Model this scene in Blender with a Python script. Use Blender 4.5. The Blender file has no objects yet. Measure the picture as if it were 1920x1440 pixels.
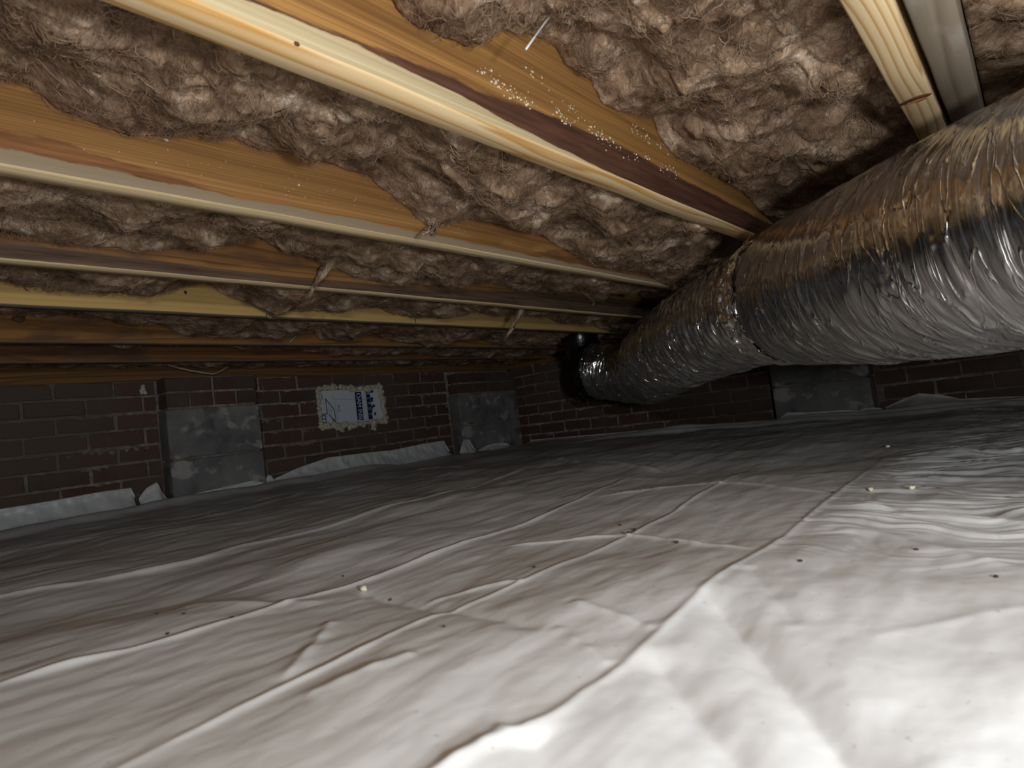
import bpy, bmesh, math, random
import numpy as np
from mathutils import Matrix, Vector, Euler

random.seed(7)
rng = np.random.RandomState(11)
scene = bpy.context.scene
COL = scene.collection
PI = math.pi

# ------------------------------------------------------------------ camera, light, world
CAM_Z = 0.178
M = [[0.65355, -0.74695, -0.12223], [0.03762, -0.12923, 0.9909], [0.75595, 0.6522, 0.05635]]
cam = bpy.data.cameras.new('camera')
cam.sensor_width = 36.0
cam.lens = 1150 / 1920 * 36.0
cam.clip_start = 0.01
cam.dof.use_dof = True
cam.dof.focus_distance = 1.5
cam.dof.aperture_fstop = 9.0
cam_o = bpy.data.objects.new('camera', cam)
COL.objects.link(cam_o)
r_, u_, f_ = (Vector(v) for v in M)
rot = Matrix((r_, u_, -f_)).transposed()
cam_o.matrix_world = Matrix.Translation((0, 0, CAM_Z)) @ rot.to_4x4()
scene.camera = cam_o

world = bpy.data.worlds.new('world')
scene.world = world
world.use_nodes = True
world.node_tree.nodes['Background'].inputs[0].default_value = (0.75, 0.85, 1.0, 1)
world.node_tree.nodes['Background'].inputs[1].default_value = 0.012

def lamp(name, loc, energy, radius, colour):
    l = bpy.data.lights.new(name, 'POINT')
    l.energy = energy
    l.shadow_soft_size = radius
    l.color = colour
    o = bpy.data.objects.new(name, l)
    o.location = loc
    COL.objects.link(o)
    return o
# the hand-held torch beside the phone, and an added fill lamp behind it that lifts the far walls
lamp('hand_torch', (0.11, -0.27, 0.18), 23.0, 0.03, (0.89, 0.95, 1.0))
lamp('fill_lamp', (-0.90, -1.15, 0.34), 50.0, 0.03, (0.89, 0.95, 1.0))

scene.view_settings.view_transform = 'Standard'
scene.view_settings.look = 'None'
scene.view_settings.exposure = 0.0
scene.view_settings.gamma = 1.0
scene.view_settings.use_curve_mapping = False

# ------------------------------------------------------------------ numpy noise
_perm = rng.permutation(512)
_perm = np.concatenate([_perm, _perm, _perm])
_ga = rng.rand(512) * 2 * PI
_gx, _gy = np.cos(_ga), np.sin(_ga)
def noise2(x, y):
    x = np.asarray(x, float); y = np.asarray(y, float)
    xi = np.floor(x).astype(int); yi = np.floor(y).astype(int)
    xf, yf = x - xi, y - yi
    u = xf * xf * xf * (xf * (xf * 6 - 15) + 10); v = yf * yf * yf * (yf * (yf * 6 - 15) + 10)
    def g(ix, iy, dx, dy):
        h = _perm[(_perm[ix & 511] + iy) & 511]
        return _gx[h] * dx + _gy[h] * dy
    a = g(xi, yi, xf, yf); b = g(xi + 1, yi, xf - 1, yf)
    c = g(xi, yi + 1, xf, yf - 1); d = g(xi + 1, yi + 1, xf - 1, yf - 1)
    return 1.5 * ((a + u * (b - a)) + v * ((c + u * (d - c)) - (a + u * (b - a))))
def fbm(x, y, o=4, g=0.5):
    s = 0; a = 1.0
    for i in range(o):
        s = s + a * noise2(x * 2 ** i + 17.3 * i, y * 2 ** i - 9.1 * i); a *= g
    return s
def smooth(t):
    t = np.clip(t, 0, 1); return t * t * (3 - 2 * t)

# ------------------------------------------------------------------ object helpers
def link(o, parent=None):
    COL.objects.link(o)
    if parent is not None: o.parent = parent
    return o
def tag(o, label=None, cat=None, group=None, kind=None):
    if label: o['label'] = label
    if cat: o['category'] = cat
    if group: o['group'] = group
    if kind: o['kind'] = kind
    return o
def rebase(root, loc):
    """move a thing's origin to its base and keep the parts where they stand"""
    root.location = loc
    for c in root.children: c.location = c.location - Vector(loc)
def thing(name, label, cat, loc=(0, 0, 0), group=None):
    o = bpy.data.objects.new(name, None)
    o.empty_display_size = 0.05
    o.location = loc
    link(o)
    return tag(o, label, cat, group)
def mesh_obj(name, me, mats, parent=None):
    for m in (mats if isinstance(mats, (list, tuple)) else [mats]): me.materials.append(m)
    return link(bpy.data.objects.new(name, me), parent)
def np_mesh(name, V, F, smooth_on=True, mat_idx=None):
    """V (n,3) array, F (m,4) or (m,3) int array"""
    V = np.asarray(V, np.float32); F = np.asarray(F, np.int32)
    me = bpy.data.meshes.new(name)
    k = F.shape[1]
    me.vertices.add(len(V)); me.vertices.foreach_set('co', V.ravel())
    me.loops.add(F.size); me.loops.foreach_set('vertex_index', F.ravel())
    me.polygons.add(len(F))
    me.polygons.foreach_set('loop_start', np.arange(0, F.size, k, dtype=np.int32))
    me.polygons.foreach_set('loop_total', np.full(len(F), k, np.int32))
    if smooth_on: me.polygons.foreach_set('use_smooth', np.ones(len(F), bool))
    if mat_idx is not None: me.polygons.foreach_set('material_index', np.asarray(mat_idx, np.int32))
    me.update(calc_edges=True); me.validate()
    return me
def grid_faces(nu, nv, close_v=False, flip=False):
    i = np.arange(nu - 1)[:, None]; j = np.arange(nv if close_v else nv - 1)[None, :]
    j2 = (j + 1) % nv
    q = np.stack([i * nv + j + 0 * i, (i + 1) * nv + j, (i + 1) * nv + j2, i * nv + j2 + 0 * i], -1).reshape(-1, 4)
    return q[:, ::-1] if flip else q
def box_mesh(name, a, b, bevel=0.0, seg=1):
    bm = bmesh.new()
    bmesh.ops.create_cube(bm, size=1)
    for v in bm.verts:
        v.co = Vector([(a[i] + b[i]) / 2 + v.co[i] * (b[i] - a[i]) for i in range(3)])
    if bevel: bmesh.ops.bevel(bm, geom=bm.edges[:], offset=bevel, segments=seg, affect='EDGES', profile=0.7)
    me = bpy.data.meshes.new(name); bm.to_mesh(me); bm.free()
    return me
def tube_arrays(pts, radii, n=8, flat=1.0):
    pts = [Vector(p) for p in pts]; V = []
    for i, p in enumerate(pts):
        t = (pts[min(i + 1, len(pts) - 1)] - pts[max(i - 1, 0)]).normalized()
        s = t.cross(Vector((0, 0, 1)))
        if s.length < 1e-4: s = Vector((1, 0, 0))
        s.normalize(); w = s.cross(t)
        r = radii[i] if hasattr(radii, '__len__') else radii
        for k in range(n):
            a = 2 * PI * k / n
            V.append(p + s * (r * math.cos(a)) + w * (r * flat * math.sin(a)))
    return np.array([tuple(v) for v in V])
def tube_mesh(name, pts, radii, n=8, flat=1.0):
    V = tube_arrays(pts, radii, n, flat)
    F = grid_faces(len(pts), n, close_v=True)
    me = np_mesh(name, V, F)
    bm = bmesh.new(); bm.from_mesh(me)
    bm.edges.ensure_lookup_table()
    bmesh.ops.holes_fill(bm, edges=[e for e in bm.edges if e.is_boundary])
    bm.to_mesh(me); bm.free()
    return me
ICO = None
def ico_arrays(sub):
    bm = bmesh.new(); bmesh.ops.create_icosphere(bm, subdivisions=sub, radius=1)
    V = np.array([tuple(v.co) for v in bm.verts]); F = np.array([[v.index for v in f.verts] for f in bm.faces]); bm.free()
    return V, F
ICO1 = ico_arrays(1); ICO2 = ico_arrays(2)
def blobs_mesh(name, items, ico=ICO2, rough=0.25):
    """items: (centre, (rx,ry,rz)); one mesh of lumpy blobs"""
    VV, FF, off = [], [], 0
    for c, r in items:
        n = len(ico[0])
        d = 1 + rough * rng.randn(n)[:, None] * 0.6
        VV.append(np.array(c) + ico[0] * np.array(r) * d); FF.append(ico[1] + off); off += n
    return np_mesh(name, np.concatenate(VV), np.concatenate(FF))

# ------------------------------------------------------------------ material helpers
class NT:
    def __init__(s, name, rough=0.8, metallic=0.0, spec=0.3):
        s.m = bpy.data.materials.new(name); s.m.use_nodes = True
        s.t = s.m.node_tree; s.b = s.t.nodes['Principled BSDF']
        s.b.inputs['Roughness'].default_value = rough
        s.b.inputs['Metallic'].default_value = metallic
        s.b.inputs['Specular IOR Level'].default_value = spec
    def n(s, typ, **kw):
        x = s.t.nodes.new(typ)
        for k, v in kw.items(): setattr(x, k, v)
        return x
    def l(s, a, b): s.t.links.new(a, b)
    def put(s, sock, v):
        if hasattr(v, 'is_output'): s.l(v, sock)
        else: sock.default_value = v
    def obj(s): return s.n('ShaderNodeTexCoord').outputs['Object']
    def map(s, vec, scale=(1, 1, 1), loc=(0, 0, 0), rot=(0, 0, 0)):
        x = s.n('ShaderNodeMapping'); s.l(vec, x.inputs[0])
        x.inputs['Scale'].default_value = scale; x.inputs['Location'].default_value = loc; x.inputs['Rotation'].default_value = rot
        return x.outputs[0]
    def noise(s, vec, scale=1, detail=3, rough=0.5, dist=0.0):
        x = s.n('ShaderNodeTexNoise'); s.l(vec, x.inputs['Vector'])
        x.inputs['Scale'].default_value = scale; x.inputs['Detail'].default_value = detail
        x.inputs['Roughness'].default_value = rough; x.inputs['Distortion'].default_value = dist
        return x.outputs['Fac']
    def math(s, op, a, b=0.0, c=0.0, clamp=False):
        x = s.n('ShaderNodeMath', operation=op, use_clamp=clamp)
        s.put(x.inputs[0], a); s.put(x.inputs[1], b); s.put(x.inputs[2], c)
        return x.outputs[0]
    def mix(s, f, a, b, blend='MIX'):
        x = s.n('ShaderNodeMix', data_type='RGBA', blend_type=blend)
        s.put(x.inputs[0], f)
        for sock, v in ((x.inputs[6], a), (x.inputs[7], b)):
            s.put(sock, v if hasattr(v, 'is_output') else (*v, 1) if len(v) == 3 else v)
        return x.outputs[2]
    def ramp(s, fac, stops):
        x = s.n('ShaderNodeValToRGB'); s.put(x.inputs[0], fac)
        e = x.color_ramp.elements
        while len(e) < len(stops): e.new(0.5)
        for i, (p, c) in enumerate(stops):
            e[i].position = p; e[i].color = (*c, 1) if hasattr(c, '__len__') else (c, c, c, 1)
        return x.outputs[0]
    def step(s, v, a, b):
        x = s.n('ShaderNodeMapRange', clamp=True); s.put(x.inputs[0], v)
        x.inputs[1].default_value = a; x.inputs[2].default_value = b
        return x.outputs[0]
    def attr(s, name):
        return s.n('ShaderNodeAttribute', attribute_name=name).outputs['Fac']
    def sep(s, vec):
        x = s.n('ShaderNodeSeparateXYZ'); s.l(vec, x.inputs[0]); return x.outputs
    def bump(s, h, strength=0.4, dist=0.002):
        x = s.n('ShaderNodeBump'); x.inputs['Strength'].default_value = strength; x.inputs['Distance'].default_value = dist
        s.l(h, x.inputs['Height']); s.l(x.outputs[0], s.b.inputs['Normal'])
    def col(s, v): s.put(s.b.inputs['Base Color'], v if hasattr(v, 'is_output') else (*v, 1))
    def rgh(s, v): s.put(s.b.inputs['Roughness'], v)

def plain(name, c, rough=0.7, metallic=0.0, spec=0.3, var=0.25, scale=60):
    k = NT(name, rough, metallic, spec)
    n = k.noise(k.obj(), scale, 4, 0.6)
    k.col(k.mix(n, tuple(x * (1 - var) for x in c), tuple(min(1, x * (1 + var)) for x in c)))
    k.bump(n, 0.3, 0.001)
    return k.m

def wood(name, light, dark, seed, zf=60.0, ring=9.0, along=0.9, cross=9.0, blotch=None, blot_t=(0.55, 0.7), rough=0.75, contrast=1.0, streaky=0.25):
    """pine: contour lines of a stretched noise field plus straight growth rings"""
    k = NT(name, rough, 0, 0.25)
    o = k.obj(); sp = k.sep(o)
    n = k.noise(k.map(o, (along, cross, cross), (seed * 3.1, seed * 1.7, seed)), 1.0, 1.5, 0.4)
    fld = k.math('ADD', k.math('MULTIPLY', n, ring), k.math('MULTIPLY', k.math('ADD', sp[2], k.math('MULTIPLY', sp[1], 0.8)), zf))
    saw = k.math('FRACT', fld)
    g = k.ramp(saw, [(0.0, 0.0), (0.55, 0.25 * contrast), (0.85, 1.0 * min(1, contrast)), (1.0, 0.0)])
    fine = k.noise(k.map(o, (4, 260, 260)), 1.0, 3, 0.6)
    streak = k.noise(k.map(o, (1.3, 75, 75), (seed, 0, 0)), 1.0, 4, 0.65)
    c = k.mix(g, light, dark)
    c = k.mix(k.math('MULTIPLY', k.step(streak, 0.42, 0.75), streaky), c, dark)
    c = k.mix(k.math('MULTIPLY', fine, 0.35), c, dark)
    if blotch:
        bn = k.noise(k.map(o, (3.0, 14, 14), (seed, 0, 0)), 1.0, 4, 0.6)
        c = k.mix(k.step(bn, *blot_t), c, blotch)
    k.last = c; k.g = g; k.fine = fine; k.o = o
    k.col(c)
    k.bump(k.math('ADD', g, fine), 0.25, 0.0006)
    return k

# ------------------------------------------------------------------ shell: ground, subfloor, walls
XW, YW = 3.27, 2.85          # inner faces of the right and left foundation walls
JZ = 0.553                   # underside of the joists
JH = 0.235
WT = 0.525                   # top of the brickwork
soil = plain('soil', (0.10, 0.07, 0.045), 0.95, var=0.5, scale=25)
ply = plain('subfloor_wood', (0.30, 0.18, 0.08), 0.85, scale=8)
fl = mesh_obj('floor', box_mesh('floor', (-1.8, -1.8, -0.12), (XW + 0.2, YW + 0.2, -0.03)), soil); tag(fl, kind='structure')
ce = mesh_obj('ceiling', box_mesh('ceiling', (-1.8, -1.8, JZ + JH), (XW + 0.2, YW + 0.2, JZ + JH + 0.019)), ply); tag(ce, kind='structure')

k = NT('mortar', 0.95)
mn = k.noise(k.obj(), 30, 4, 0.65)
mc_ = k.ramp(mn, [(0.3, (0.13, 0.11, 0.09)), (0.5, (0.28, 0.24, 0.20)), (0.68, (0.46, 0.41, 0.35))])
geo = k.n('ShaderNodeNewGeometry').outputs['Position']
k.col(k.mix(k.math('MULTIPLY', k.step(k.math('ADD', k.noise(geo, 2.6, 4, 0.6), k.math('MULTIPLY', k.math('SUBTRACT', 1.0, k.step(k.sep(geo)[0], 0.75, 1.1)), 0.14)), 0.40, 0.62), 0.85), mc_, (0.135, 0.105, 0.082)))
MORTARK = k
k.bump(k.noise(k.obj(), 220, 3), 0.5, 0.002)
MORTAR = k.m
k = NT('brick', 0.9)
inf = k.n('ShaderNodeObjectInfo').outputs['Random']
bc = k.ramp(inf, [(0.0, (0.11, 0.052, 0.039)), (0.35, (0.14, 0.066, 0.050)), (0.6, (0.095, 0.056, 0.042)), (0.85, (0.17, 0.078, 0.058)), (1.0, (0.085, 0.055, 0.043))])
geo = k.n('ShaderNodeNewGeometry').outputs['Position']
n1 = k.noise(geo, 45, 4, 0.65)
bc = k.mix(k.math('MULTIPLY', n1, 0.6), bc, (0.04, 0.022, 0.016))
drip = k.noise(k.map(geo, (60, 60, 9)), 1.0, 3, 0.6)
big = k.noise(geo, 5.0, 2, 0.5)
lime = k.math('MULTIPLY', k.step(drip, 0.60, 0.74), k.step(big, 0.45, 0.62))
bc = k.mix(k.math('MULTIPLY', lime, 0.7), bc, (0.26, 0.22, 0.18))
dirtw = k.math('ADD', k.noise(geo, 2.6, 4, 0.6), k.math('MULTIPLY', k.math('SUBTRACT', 1.0, k.step(k.sep(geo)[0], 0.75, 1.1)), 0.14))
bc = k.mix(k.math('MULTIPLY', k.step(dirtw, 0.40, 0.62), 0.75), bc, (0.115, 0.086, 0.066))
k.col(bc); k.bump(n1, 0.5, 0.003)
BRICK = k.m
k = NT('concrete_block', 0.95)
o = k.obj()
n1 = k.noise(o, 7, 3, 0.55, 0.4); n2 = k.noise(o, 300, 2, 0.6); n3 = k.noise(k.map(o, (1, 1, 1), (5, 2, 1)), 11, 3, 0.5)
cc = k.ramp(n1, [(0.3, (0.14, 0.137, 0.13)), (0.5, (0.24, 0.233, 0.22)), (0.7, (0.33, 0.315, 0.295))])
cc = k.mix(k.step(n3, 0.57, 0.64), cc, (0.50, 0.465, 0.43))
n4 = k.noise(k.map(o, (1, 1, 1), (1, 8, 3)), 8, 3, 0.5)
cc = k.mix(k.math('MULTIPLY', k.step(n4, 0.55, 0.62), 0.7), cc, (0.08, 0.08, 0.078))
cc = k.mix(k.math('MULTIPLY', n2, 0.45), cc, (0.06, 0.06, 0.058))
k.col(cc); k.bump(n2, 0.6, 0.003)
BLOCK = k.m

BL, BH, JT = 0.1935, 0.0572, 0.0105
CH = BH + JT
def brick_variants(length, n, tagname):
    out = []
    for i in range(n):
        bm = bmesh.new(); bmesh.ops.create_cube(bm, size=1)
        for v in bm.verts: v.co = Vector((v.co.x * length, v.co.y * 0.09, v.co.z * BH))
        bmesh.ops.bevel(bm, geom=[e for e in bm.edges if all(v.co.y < 0 for v in e.verts)], offset=0.003, segments=1, affect='EDGES')
        for v in bm.verts: v.co += Vector([random.uniform(-0.0014, 0.0014) for _ in range(3)])
        me = bpy.data.meshes.new(tagname); bm.to_mesh(me); bm.free(); me.materials.append(BRICK); out.append(me)
    return out
FULL = brick_variants(BL, 6, 'brick'); HEAD = brick_variants(0.092, 4, 'brick')

def wall_mesh(length, voids, seed):
    """local frame: x along, y into the wall, z up; a mortar field whose joints ooze over the bricks"""
    nx, nz = int(length / 0.008), 150
    x = np.linspace(0, length, nx)[:, None]; z = np.linspace(-0.03, WT, nz)[None, :]
    zz = (WT - z) / CH; row = np.floor(zz); fz = (zz - row) * CH
    dj = np.minimum(fz, CH - fz)
    off = (row % 2) * 0.10
    fx = np.mod(x + off, BL + JT); dx = np.minimum(fx, BL + JT - fx)
    d = np.minimum(dj, dx)
    ooze = fbm(x * 30 + seed, z * 30 - seed, 3) * 0.5 + fbm(x * 7 + 3 * seed, z * 7, 2) * 0.6
    y = np.where(d < 0.008, 0.005 - np.clip(ooze + 0.05, 0, 1) * 0.012, 0.007)
    drip = np.clip(fbm(x * 55 + seed, z * 8, 2) + 0.15 + 0.5 * fbm(x * 4, z * 5 + seed, 2), 0, 1)
    y = np.where((fz < 0.03) & (d >= 0.008), 0.005 - drip * 0.010 * (1 - fz / 0.03), y)
    y = y + 0.0007 * noise2(x * 120, z * 120) + 0 * x
    xx = x + 0 * z; zz2 = z + 0 * x
    V = np.stack([xx, y, zz2], -1).reshape(-1, 3)
    F = grid_faces(nx, nz)
    fc = V[F].mean(1)
    keep = np.ones(len(F), bool)
    for (a, b, c, e) in voids: keep &= ~((fc[:, 0] > a) & (fc[:, 0] < b) & (fc[:, 2] > c) & (fc[:, 2] < e))
    F = F[keep]
    # solid back
    n0 = len(V)
    Vb = np.array([(0, .1, -.03), (length, .1, -.03), (length, .1, WT), (0, .1, WT), (0, 0.006, -.03), (length, 0.006, -.03), (length, 0.006, WT), (0, 0.006, WT)])
    Fb = np.array([(0, 3, 2, 1), (3, 7, 6, 2), (0, 4, 7, 3), (1, 2, 6, 5)]) + n0
    return np_mesh('mortar', np.concatenate([V, Vb]), np.concatenate([F, Fb]))
VX0, VX1, VZ0, VZ1 = 1.748, 2.162, WT - 4 * CH, WT - CH - 0.008
def build_wall(name, length, matrix, voids, hide, seed):
    w = mesh_obj(name, wall_mesh(length, voids, seed), MORTAR); w.matrix_world = matrix; tag(w, kind='structure')
    for r in range(8):
        zc = WT - r * CH - JT / 2 - BH / 2 + 0.004
        x = -(r % 2) * 0.10 + (JT + BL) / 2
        i = 0
        while x - BL / 2 < length:
            a, b = x - BL / 2, x + BL / 2
            segs = [(a, b)]
            for (h0, h1, c, e) in voids + hide:
                if zc > c and zc < e:
                    ns = []
                    for (p, q) in segs:
                        if q <= h0 or p >= h1: ns.append((p, q)); continue
                        if p < h0 - 0.03: ns.append((p, h0 - 0.004))
                        if q > h1 + 0.03: ns.append((h1 + 0.004, q))
                    segs = ns
            for (p, q) in segs:
                p = max(p, 0.0); q = min(q, length)
                if q - p < 0.03: continue
                me = random.choice(FULL if q - p > 0.12 else HEAD)
                base = BL if q - p > 0.12 else 0.092
                bo = bpy.data.objects.new('brick', me); link(bo, w)
                bo.location = ((p + q) / 2 + random.uniform(-.0015, .0015), 0.045 + random.uniform(-0.0035, 0.002), zc + random.uniform(-.0015, .0015))
                bo.rotation_euler = (0, random.uniform(-.008, .008), random.uniform(-.01, .01))
                bo.scale = ((q - p) / base, 1, 1)
            x += BL + JT; i += 1
    return w
X0L = -0.6
build_wall('wall_left', XW - X0L, Matrix.Translation((X0L, YW, 0)), [(VX0 - X0L, VX1 - X0L, VZ0, VZ1)], [(0.985 - X0L, 1.385 - X0L, -1, 0.57), (2.67 - X0L, 3.27 - X0L, -1, 0.57)], 1.3)
# right wall: faces -X; local x runs along -Y
Y1R = 2.82
mt = Matrix.Translation((XW, Y1R, 0)) @ Matrix.Rotation(-PI / 2, 4, 'Z')
build_wall('wall_right', 3.3, mt, [], [(Y1R - 1.03, Y1R - 0.60, -1, 0.57)], 5.7)

# ---- block piers
def pier(label, matrix, width, depth, ztops, brick_rows, half=False):
    """ztops: mortar levels of the block part from the top; brick rows above; local x along, y into the wall"""
    p = thing('masonry_pier', label, 'pier'); p.matrix_world = matrix
    core = mesh_obj('mortar_core', box_mesh('core', (0.012, 0.010, -0.02), (width - 0.012, depth, ztops[0] + brick_rows * CH - 0.002)), MORTAR, p)
    for a, b in zip(ztops[1:], ztops[:-1]):
        mesh_obj('concrete_block', box_mesh('block', (0, 0, a + 0.004), (width, depth, b - 0.004), 0.004), BLOCK, p)
    for r in range(brick_rows):
        zc = ztops[0] + CH * r + CH / 2
        if r == 0:
            n = 4; L = width / n
            for i in range(n):
                bo = link(bpy.data.objects.new('brick', random.choice(HEAD)), p)
                bo.location = ((i + .5) * L, 0.045 + random.uniform(-.002, .003), zc); bo.scale = ((L - JT) / 0.092, 1, 1)
        else:
            n = 2; L = width / n
            for i in range(n):
                bo = link(bpy.data.objects.new('brick', random.choice(FULL)), p)
                bo.location = ((i + .5) * L, 0.045 + random.uniform(-.002, .003), zc); bo.scale = ((L - JT) / BL, 1, 1)
    return p
PD = 0.095
pier('concrete block pier left of the foam board, two brick courses on top', Matrix.Translation((0.985, YW - PD, 0)), 0.400, PD - 0.001, [0.395, 0.178, -0.03], 2)
pier('dull grey block pier in the far corner right of the foam board', Matrix.Translation((2.672, YW - PD, 0)), 0.56, PD - 0.001, [0.372, 0.172, -0.03], 2)
pier('plain grey concrete block pier below the near end of the silver duct', Matrix.Translation((XW - 0.11, 1.03, 0)) @ Matrix.Rotation(-PI / 2, 4, 'Z'), 0.43, 0.108, [0.375, 0.172, -0.03], 2)

# ------------------------------------------------------------------ joists
def interp(tab, x):
    t = np.array(tab); return np.interp(x, t[:, 0], t[:, 1])
def joist(name, label, y0, th, mats, x0=-0.9, x1=XW + 0.09, z0=JZ, H=JH, lo=None, hi=None, seed=0, cat='joist', nx=120, wob=0.0008):
    """mats: face, bottom. Attributes lo / hi: height above two stain lines on the front face"""
    fz = np.concatenate([[0.0025], np.linspace(0.012, H - 0.004, 11), [H - 0.0]])
    ring = [(th - 0.0025, 0.0), (0.0025, 0.0)] + [(0.0, z) for z in fz] + [(th, H), (th, 0.0025)]
    ring = np.array(ring)
    xs = np.linspace(x0, x1, nx)
    V = np.zeros((nx, len(ring), 3))
    V[..., 0] = xs[:, None]
    V[..., 1] = ring[None, :, 0] + wob * noise2(xs * 9 + seed, xs * 0 + seed)[:, None]
    V[..., 2] = ring[None, :, 1] + (ring[None, :, 1] < 0.01) * wob * 1.2 * noise2(xs * 7 + 3 * seed, xs * 0 + 2.2)[:, None]
    n = len(ring)
    F = grid_faces(nx, n, close_v=True, flip=True)
    idx = np.tile(np.array([1] * 2 + [0] * (n - 4) + [0, 1]), nx - 1)
    V2 = V.reshape(-1, 3)
    me = np_mesh(name, V2, F, False, idx)
    bm = bmesh.new(); bm.from_mesh(me); bmesh.ops.holes_fill(bm, edges=[e for e in bm.edges if e.is_boundary]); bmesh.ops.recalc_face_normals(bm, faces=bm.faces[:]); bm.to_mesh(me); bm.free()
    for nm, tab in (('lo', lo), ('hi', hi)):
        at = me.attributes.new(nm, 'FLOAT', 'POINT')
        v = V2[:, 2] - (interp(tab, V2[:, 0]) - z0 if tab is not None else -1.0)
        at.data.foreach_set('value', v.astype(np.float32))
    o = mesh_obj(name, me, mats)
    o.location = (0, y0, z0)
    return tag(o, label, cat)
def stained(k, below, between, edge=0.006, hi_edge=0.008, amt=1.0):
    """paint a face material with a stain band between the lo and hi lines (real stain, follows the wood)"""
    nz = k.math('SUBTRACT', k.noise(k.map(k.o, (14, 70, 70)), 1.0, 4, 0.65), 0.5)
    lo = k.math('ADD', k.attr('lo'), k.math('MULTIPLY', nz, edge * 2.5))
    hi = k.math('ADD', k.attr('hi'), k.math('MULTIPLY', nz, hi_edge * 2.5))
    band = k.math('MULTIPLY', k.step(lo, -0.0015, 0.0015), k.math('SUBTRACT', 1.0, k.step(hi, -0.002, 0.003)))
    c = k.last
    if below is not None: c = k.mix(k.math('SUBTRACT', 1.0, k.step(lo, -0.001, 0.001)), c, below)
    if between is not None:
        bsh = k.noise(k.map(k.o, (5, 60, 90)), 1.0, 4, 0.7)
        bcol = k.mix(k.step(bsh, 0.35, 0.7), tuple(v * 0.6 for v in between), tuple(min(1, v * 1.7) for v in between))
        c = k.mix(k.math('MULTIPLY', band, amt), c, bcol)
    k.last = c; k.col(c); return k

PALE, PALED = (0.84, 0.66, 0.40), (0.50, 0.30, 0.10)
pale1 = wood('pale_pine_a', PALE, (0.56, 0.29, 0.075), 1.0, zf=0, ring=8.0, along=1.5, cross=22, contrast=1.0, streaky=0.1)
pale2 = wood('pale_pine_b', (0.82, 0.66, 0.41), (0.52, 0.35, 0.14), 2.3, zf=70, ring=3.0, along=0.7, cross=10, contrast=0.7)
pale0 = wood('pale_pine_c', (0.80, 0.64, 0.39), (0.46, 0.26, 0.09), 4.1, zf=130, ring=7.0, along=1.6, cross=7, contrast=1.0)
grey0 = wood('grey_dusty_wood', (0.30, 0.245, 0.18), (0.18, 0.135, 0.09), 3.0, zf=40, ring=3.0, blotch=(0.36, 0.32, 0.26), blot_t=(0.56, 0.68))
or1 = wood('orange_pine_a', (0.50, 0.255, 0.075), (0.15, 0.062, 0.018), 5.0, zf=200, ring=16.0, along=0.8, cross=14, contrast=0.4, streaky=0.95)
lowstrip = wood('pale_strip', (0.55, 0.43, 0.25), (0.40, 0.28, 0.13), 6.0, zf=230, ring=2.0)
# J1: pale strip, brown stain band, orange board
J1LO = [(0.1, 0.553), (0.241, 0.575), (0.28, 0.577), (0.345, 0.580), (0.394, 0.582), (0.459, 0.577), (0.541, 0.577), (0.643, 0.567), (0.792, 0.560), (0.885, 0.557), (1.029, 0.551), (1.116, 0.545), (1.4, 0.54)]
J1HI = [(0.1, 0.565), (0.291, 0.582), (0.335, 0.583), (0.371, 0.584), (0.394, 0.585), (0.454, 0.591), (0.537, 0.596), (0.574, 0.592), (0.66, 0.601), (0.763, 0.610), (0.866, 0.612), (0.989, 0.614), (1.135, 0.610), (1.345, 0.606), (1.6, 0.60)]
g = k = or1
stained(k, None, (0.085, 0.036, 0.020), 0.004, 0.006)
# the pale strip below the stain
nz = k.math('SUBTRACT', k.noise(k.map(k.o, (14, 70, 70)), 1.0, 4, 0.65), 0.5)
lo = k.math('ADD', k.attr('lo'), k.math('MULTIPLY', nz, 0.010))
strip = k.mix(k.step(k.noise(k.map(k.o, (0.8, 40, 170)), 1.0, 3, 0.6), 0.4, 0.65), (0.62, 0.50, 0.30), (0.42, 0.31, 0.16))
k.col(k.mix(k.math('SUBTRACT', 1.0, k.step(lo, -0.001, 0.001)), k.last, strip))
J = [0.022, 0.067, 0.489, 0.900, 1.300, 1.645, 2.090, 2.475]   # front faces
TH = 0.040
or2 = stained(wood('orange_pine_b', (0.46, 0.235, 0.075), (0.15, 0.062, 0.018), 7.0, zf=200, ring=14.0, along=0.6, cross=12, contrast=0.45, streaky=0.85, blotch=(0.34, 0.17, 0.06), blot_t=(0.6, 0.75)), (0.30, 0.225, 0.14), (0.20, 0.085, 0.03), 0.008, 0.012)
J2LO = [(-0.5, 0.553), (0.1, 0.572), (0.218, 0.574), (0.276, 0.575), (0.341, 0.571), (0.45, 0.570), (0.60, 0.572), (0.9, 0.570), (1.3, 0.567), (3.3, 0.566)]
J2HI = [(-0.5, 0.60), (0.167, 0.598), (0.219, 0.600), (0.277, 0.592), (0.342, 0.586), (0.40, 0.572), (0.7, 0.566), (1.15, 0.566), (1.3, 0.60), (1.6, 0.605), (3.3, 0.62)]
or3 = stained(wood('brown_pine_c', (0.36, 0.175, 0.055), (0.16, 0.07, 0.025), 8.0, zf=60, ring=6.0, blotch=(0.15, 0.075, 0.035), blot_t=(0.5, 0.62)), None, (0.105, 0.062, 0.038), 0.006, 0.008)
J3LO = [(-0.5, 0.553), (0.2, 0.555), (3.3, 0.556)]
J3HI = [(-0.5, 0.583), (0.23, 0.585), (0.45, 0.578), (0.8, 0.572), (1.2, 0.578), (1.45, 0.592), (1.9, 0.62), (3.3, 0.63)]
ye4 = wood('yellow_pine_d', (0.60, 0.40, 0.145), (0.50, 0.31, 0.095), 9.0, zf=60, ring=5.0, along=0.6, cross=6, contrast=0.6)
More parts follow.
